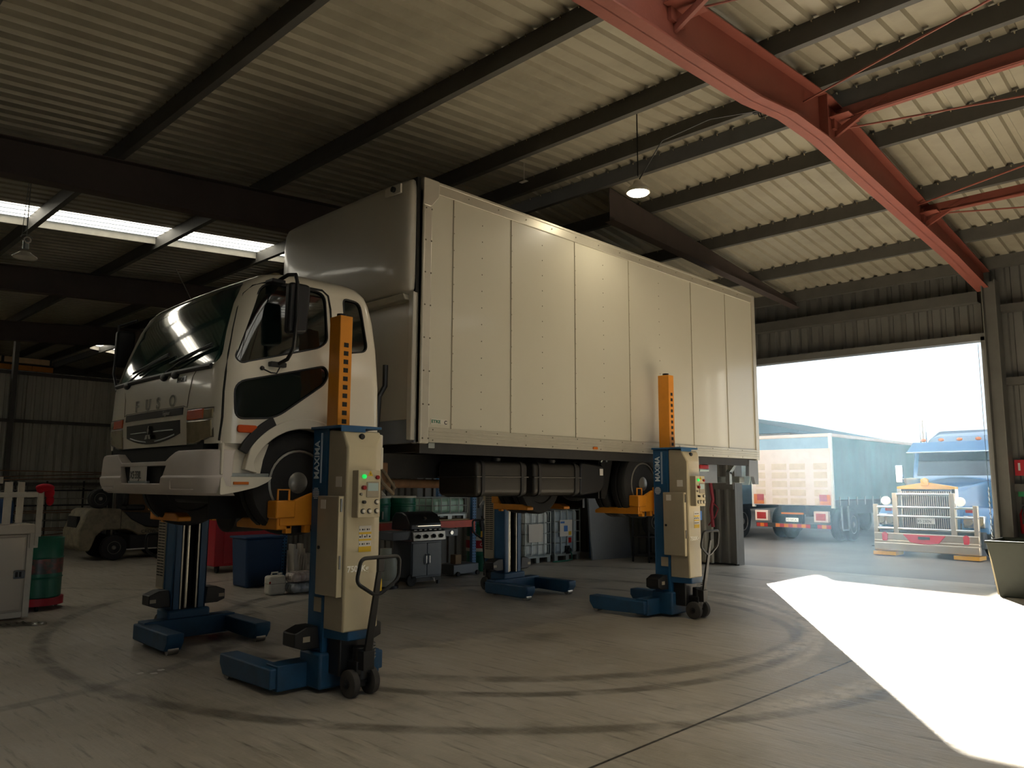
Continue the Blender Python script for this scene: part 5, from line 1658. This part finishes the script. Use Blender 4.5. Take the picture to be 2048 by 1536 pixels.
# blue conventional prime mover, local: -x is forward
t = thing('prime_mover', 'dark blue bonneted semi-trailer tractor with chrome bull bar facing the workshop', 'truck', (0, 0, 0), 0, None, world=False)
hwb = 1.1
bb = obj('bull_bar', B().box(-.06, .06, -hwb, hwb, .12, .3).box(-.05, .05, -hwb, hwb, .3, .36).box(-.04, .05, -hwb, hwb, .36, .52), 'chrome_warm', t, .015)
obj('bar_upright', B().box(-.03, .05, -.66, -.55, .3, 1.42), 'chrome_warm', bb, .012)
obj('bar_upright', B().box(-.03, .05, .55, .66, .3, 1.42), 'chrome_warm', bb, .012)
obj('bar_upright', B().box(-.03, .05, -hwb, -hwb + .1, .3, 1.16), 'chrome_warm', bb, .012)
obj('bar_upright', B().box(-.03, .05, hwb - .1, hwb, .3, 1.16), 'chrome_warm', bb, .012)
for z in (.62, .9, 1.1):
    obj('bar_tube', B().cyl((0, -hwb, z), (0, hwb, z), .03, 14), 'chrome', bb)
obj('bar_tube', B().cyl((0, -.62, 1.39), (0, .62, 1.39), .03, 14), 'chrome', bb)
rp = obj('red_panel', B().prism([(-.45, .5), (.45, .5), (.3, .33), (.1, .3), (-.1, .3), (-.3, .33)], 'x', -.066, -.05), 'red_paint', bb, .004)
obj('tow_pin', B().box(-.08, -.06, -.12, .12, .4, .46), 'chassis', rp)
for s in (-1, 1):
    obj('tow_hook', B().prism(rpoly([(s * .85 - .05, .34), (s * .85 + .05, .34), (s * .85 + .06, .5), (s * .85, .54), (s * .85 - .06, .5)], .02), 'x', -.07, -.04), 'red_paint', bb)
# chassis, bonnet, grille
obj('bumper', B().box(.1, .3, -1.15, 1.15, .25, .6), 'chassis', t, .02)
obj('grille', B().box(.22, .34, -.55, .55, .5, 1.5), 'chassis', t)
b = B()
for k in range(24):
    y = -.52 + k * .045
    b.box(.2, .24, y, y + .018, .5, 1.46)
obj('grille_bars', b, 'chrome_warm', t, smooth=False)
for s in (-1, 1):
    obj('grille_surround', B().box(.18, .36, *sorted((s * .53, s * .62)), .48, 1.52), 'chrome', t, .012)
obj('grille_crown', B().prism([(-.62, 1.5), (.62, 1.5), (.62, 1.56), (0, 1.66), (-.62, 1.56)], 'x', .18, .36), 'gold', t, .01)
obj('emblem', B().prism(rpoly([(-.07, 1.58), (.07, 1.58), (.08, 1.72), (0, 1.76), (-.08, 1.72)], .02), 'x', .13, .2), 'gold', t, .006)
p = obj('licence_plate', B().box(.1, .12, -.19, .19, .74, .86), 'white_plate', t, .003)
text('XS·23EN', .085, (.098, .185, .765), (0, -1, 0), (0, 0, 1), 'ink', p, 'lettering', .001, sx=.95)
secs = []
for x, hw, z0, z1 in ((.3, .6, .75, 1.56), (.8, .66, .75, 1.64), (1.6, .74, .8, 1.75), (2.2, .82, .85, 1.82)):
    secs.append([(x, y, z) for y, z in rpoly([(-hw, z0), (hw, z0), (hw, z1 - .08), (0, z1), (-hw, z1 - .08)], [.03, .03, .1, .3, .1], 4)])
obj('bonnet', B().loft(secs), 'truck_blue', t, ang=25)
for s in (-1, 1):
    q = [(.35, .55), (.42, .85), (.6, 1.05), (.9, 1.14), (1.3, 1.1), (1.6, .9), (1.7, .6), (1.6, .6), (1.5, .82), (1.25, 1.0), (.9, 1.0), (.62, .9), (.5, .6)]
    obj('mudguard', B().prism(q, 'y', *sorted((s * .62, s * 1.2))), 'truck_blue', t, .03)
    ld = obj('lamp_pod', B().box(.22, .42, *sorted((s * .72, s * 1.14)), .68, .94), 'chrome', t, .02)
    for k in (.82, 1.03):
        obj('headlight', B().cyl((.23, s * k, .81), (.2, s * k, .81), .09, 20), 'lamp_glass', ld)
    obj('driving_lamp', B().cyl((-.02, s * .78, 1.24), (-.1, s * .78, 1.24), .1, 22), 'cream_text', t, .01)
    obj('indicator', B().box(.2, .3, *sorted((s * .78, s * .92)), 1.0, 1.12), 'red_lens', t, .01)
    ac = obj('air_cleaner', B().lathe([(.001, 1.05), (.14, 1.05), (.15, 1.1), (.15, 1.62), (.19, 1.68), (.19, 1.76), (.001, 1.78)], (2.05, s * 1.0, 0), 'z', 26), 'chrome_warm', t)
    obj('cleaner_band', B().lathe([(.153, 1.3), (.156, 1.3), (.156, 1.33), (.153, 1.33)], (2.05, s * 1.0, 0), 'z', 26), 'gold', ac)
    obj('mirror', B().box(2.3, 2.36, *sorted((s * 1.32, s * 1.5)), 1.65, 2.1).cyl((2.33, s * 1.0, 1.75), (2.33, s * 1.4, 1.75), .02), 'chrome', t, .02)
    wheel(t, (.95, s * 1.12, .5), .5, .3, .28, 'y', s, nuts=10, mr='chrome_warm')
    for x in (4.6, 5.9):
        wheel(t, (x, s * 1.0, .5), .5, .5, .28, 'y', s, nuts=10)
    obj('fuel_tank', B().cyl((2.6, s * .95, .6), (4.0, s * .95, .6), .3, 24), 'chrome', t)
    obj('exhaust_stack', B().cyl((3.35, s * 1.15, 1.2), (3.35, s * 1.15, 3.3), .08, 18), 'chrome', t)
    obj('bar_step', B().box(-.12, .3, *sorted((s * .6, s * 1.1)), .02, .1), 'gold', t)
# cab
sc = [(-.98, 1.8), (.98, 1.8), (.94, 2.42), (-.94, 2.42)]
q = [(2.2, .8), (2.2, 1.8), (2.42, 2.45), (2.6, 2.6), (3.4, 2.66), (3.4, .8)]
obj('cab', B().prism(q, 'y', -1.05, 1.05), 'truck_blue', t, .05)
ws = B().mk([(2.19, -.92, 1.83), (2.19, .92, 1.83), (2.40, .92, 2.42), (2.40, -.92, 2.42), (2.25, -.92, 1.83), (2.25, .92, 1.83), (2.46, .92, 2.42), (2.46, -.92, 2.42)], [(0, 1, 2, 3), (4, 5, 6, 7), (0, 1, 5, 4), (1, 2, 6, 5), (2, 3, 7, 6), (3, 0, 4, 7)])
obj('windshield', ws, 'glass', t, 0, False)
for s in (-1, 1):
    obj('side_window', B().prism([(2.45, 1.85), (2.6, 2.4), (3.2, 2.4), (3.2, 1.85)], 'y', *sorted((s * 1.045, s * 1.06))), 'glass', t)
vz = obj('sun_visor', B().mk([(2.06, -1.1, 2.4), (2.06, 1.1, 2.4), (2.3, 1.02, 2.66), (2.3, -1.02, 2.66), (2.1, -1.1, 2.4), (2.1, 1.1, 2.4), (2.34, 1.02, 2.66), (2.34, -1.02, 2.66)], [(0, 1, 2, 3), (4, 5, 6, 7), (0, 1, 5, 4), (1, 2, 6, 5), (2, 3, 7, 6), (3, 0, 4, 7)]), 'truck_blue', t, 0, False)
obj('visor_edge', B().tube([(2.06, -1.1, 2.4), (2.06, 1.1, 2.4)], .018, 8), 'chrome', vz)
for k in range(5):
    obj('roof_lamp', B().ball((2.5, -.84 + .42 * k, 2.72), .05, (1, 1.4, .9), 8), 'amber', t)
b = B().loft([[(x, y, z) for y, z in rpoly([(-1.1, .8), (1.1, .8), (1.1, zt_ - .15), (-1.1, zt_ - .15), ][:2] + [(1.1, zt_), (-1.1, zt_)], [.03, .03, .25, .25], 5)] for x, zt_ in ((3.45, 2.85), (3.9, 3.02), (4.4, 3.05))])
obj('sleeper', b, 'truck_blue', t, ang=30)
obj('frame_rail', B().box(.3, 7.0, -.45, -.35, .6, .85).box(.3, 7.0, .35, .45, .6, .85), 'chassis', t)
t.location = (18.9, 5.68, 0)
t.rotation_euler = (0, 0, R(-4))

# distant shed roof, yard far side
t = thing('distant_shed', 'bluish shed roof beyond the parked trucks', 'building', (48, 22, 0))
obj('wall', B().box(44, 60, 20.2, 34, 0, 4.7), 'concrete_far', t)
obj('roof', B().prism([(19.5, 4.6), (33.4, 4.6), (33.4, 4.7), (26.5, 6.3), (19.5, 4.7)], 'x', 43.6, 60), 'far_roof', t)
t = thing('traffic_cone', 'white and black reflective cone standing between the two trucks outside', 'cone', (21.6, 7.6, 0))
obj('cone', B().lathe([(.001, 0), (.14, 0), (.14, .03), (.1, .04), (.03, .5), (.001, .5)], (21.6, 7.6, 0), 'z', 22), 'sign_white', t)
obj('cone_base', B().box(21.45, 21.75, 7.45, 7.75, 0, .03), 'black_plastic', t)
obj('dark_band', B().lathe([(.09, .14), (.095, .14), (.075, .24), (.07, .24)], (21.6, 7.6, 0), 'z', 22), 'black_plastic', t)
# ------------------------------------------------------------------ light, sky, camera
sc = bpy.context.scene
w = D.worlds.new('sky')
sc.world = w
w.use_nodes = True
bg = w.node_tree.nodes['Background']
bg.inputs['Color'].default_value = (.80, .90, 1.0, 1)
bg.inputs['Strength'].default_value = 1.45
sl = D.lights.new('sun', 'SUN')
sl.energy = 92
sl.angle = R(.6)
sl.color = (1, .94, .84)
so = D.objects.new('sun', sl)
C.objects.link(so)
ce = math.cos(math.atan(TE))
dv = V((-.826 * ce, -.564 * ce, -math.sin(math.atan(TE))))
so.rotation_euler = dv.to_track_quat('-Z', 'Y').to_euler()
so.location = (40, 30, 20)


def portal(loc, sx, sy, direction):
    a = D.lights.new('portal', 'AREA')
    a.shape = 'RECTANGLE'
    a.size, a.size_y = sx, sy
    a.cycles.is_portal = True
    o = D.objects.new('portal', a)
    C.objects.link(o)
    o.location = loc
    o.rotation_euler = V(direction).to_track_quat('-Z', 'Y').to_euler()


portal((XW + .3, (DY0 + DY1) / 2, DH / 2), DY1 - DY0, DH, (-1, 0, 0))
portal((2.1, -9.2, 1.85), 6.2, 3.7, (0, 1, 0))
# the glowing high-bay lamp
pl = D.lights.new('lamp_light', 'SPOT')
pl.energy = 30
pl.color = (1, .9, .68)
pl.spot_size = R(165)
pl.spot_blend = .6
pl.shadow_soft_size = .1
po = D.objects.new('lamp_light', pl)
C.objects.link(po)
po.location = (LP[0], LP[1], LP[2] - .06)

# bluish volume added around the door, standing in for lens glare
hm = D.materials.new('glare_veil')
hm.use_nodes = True
hm.node_tree.nodes.remove(hm.node_tree.nodes['Principled BSDF'])
sv = hm.node_tree.nodes.new('ShaderNodeVolumeScatter')
sv.inputs['Color'].default_value = (.5, .78, 1, 1)
sv.inputs['Density'].default_value = .0036
sv.inputs['Anisotropy'].default_value = .35
hm.node_tree.links.new(sv.outputs[0], hm.node_tree.nodes['Material Output'].inputs['Volume'])
for bx, lb in (((9.0, 14.1, 3.35, 5.64, .02, 4.7), 'thin bluish haze added inside the open doorway in place of lens glare'), ((14.75, 18.2, 3.05, 9.8, .02, 4.7), 'thin bluish haze added for lens glare over the yard between the door and the parked trucks')):
    hz = obj('glare_haze', B().box(*bx), hm, None, 0, False, kind='stuff', keep=True)
    tag(hz, lb, 'haze', None, 'stuff')

cd = D.cameras.new('camera')
cd.sensor_fit = 'HORIZONTAL'
cd.sensor_width = 36
cd.lens = 1554 / 2048 * 36
cd.clip_end = 300
co = D.objects.new('camera', cd)
C.objects.link(co)
yw, pt, rl = R(44.36), R(7.30), R(.19)
fh = V((math.cos(yw), math.sin(yw), 0))
rt = V((math.sin(yw), -math.cos(yw), 0))
up = V((0, 0, 1))
f = fh * math.cos(pt) + up * math.sin(pt)
u = up * math.cos(pt) - fh * math.sin(pt)
r2 = rt * math.cos(rl) + u * math.sin(rl)
u2 = u * math.cos(rl) - rt * math.sin(rl)
m4 = Matrix(((r2.x, u2.x, -f.x, 0), (r2.y, u2.y, -f.y, 0), (r2.z, u2.z, -f.z, 1.6), (0, 0, 0, 1)))
co.matrix_world = m4
sc.camera = co
vs_ = sc.view_settings
vs_.view_transform = 'Standard'
vs_.look = 'None'
vs_.exposure = 0
vs_.gamma = 1
vs_.use_curve_mapping = False
sc.cycles.diffuse_bounces = 6
sc.cycles.max_bounces = 10
sc.cycles.sample_clamp_indirect = 8
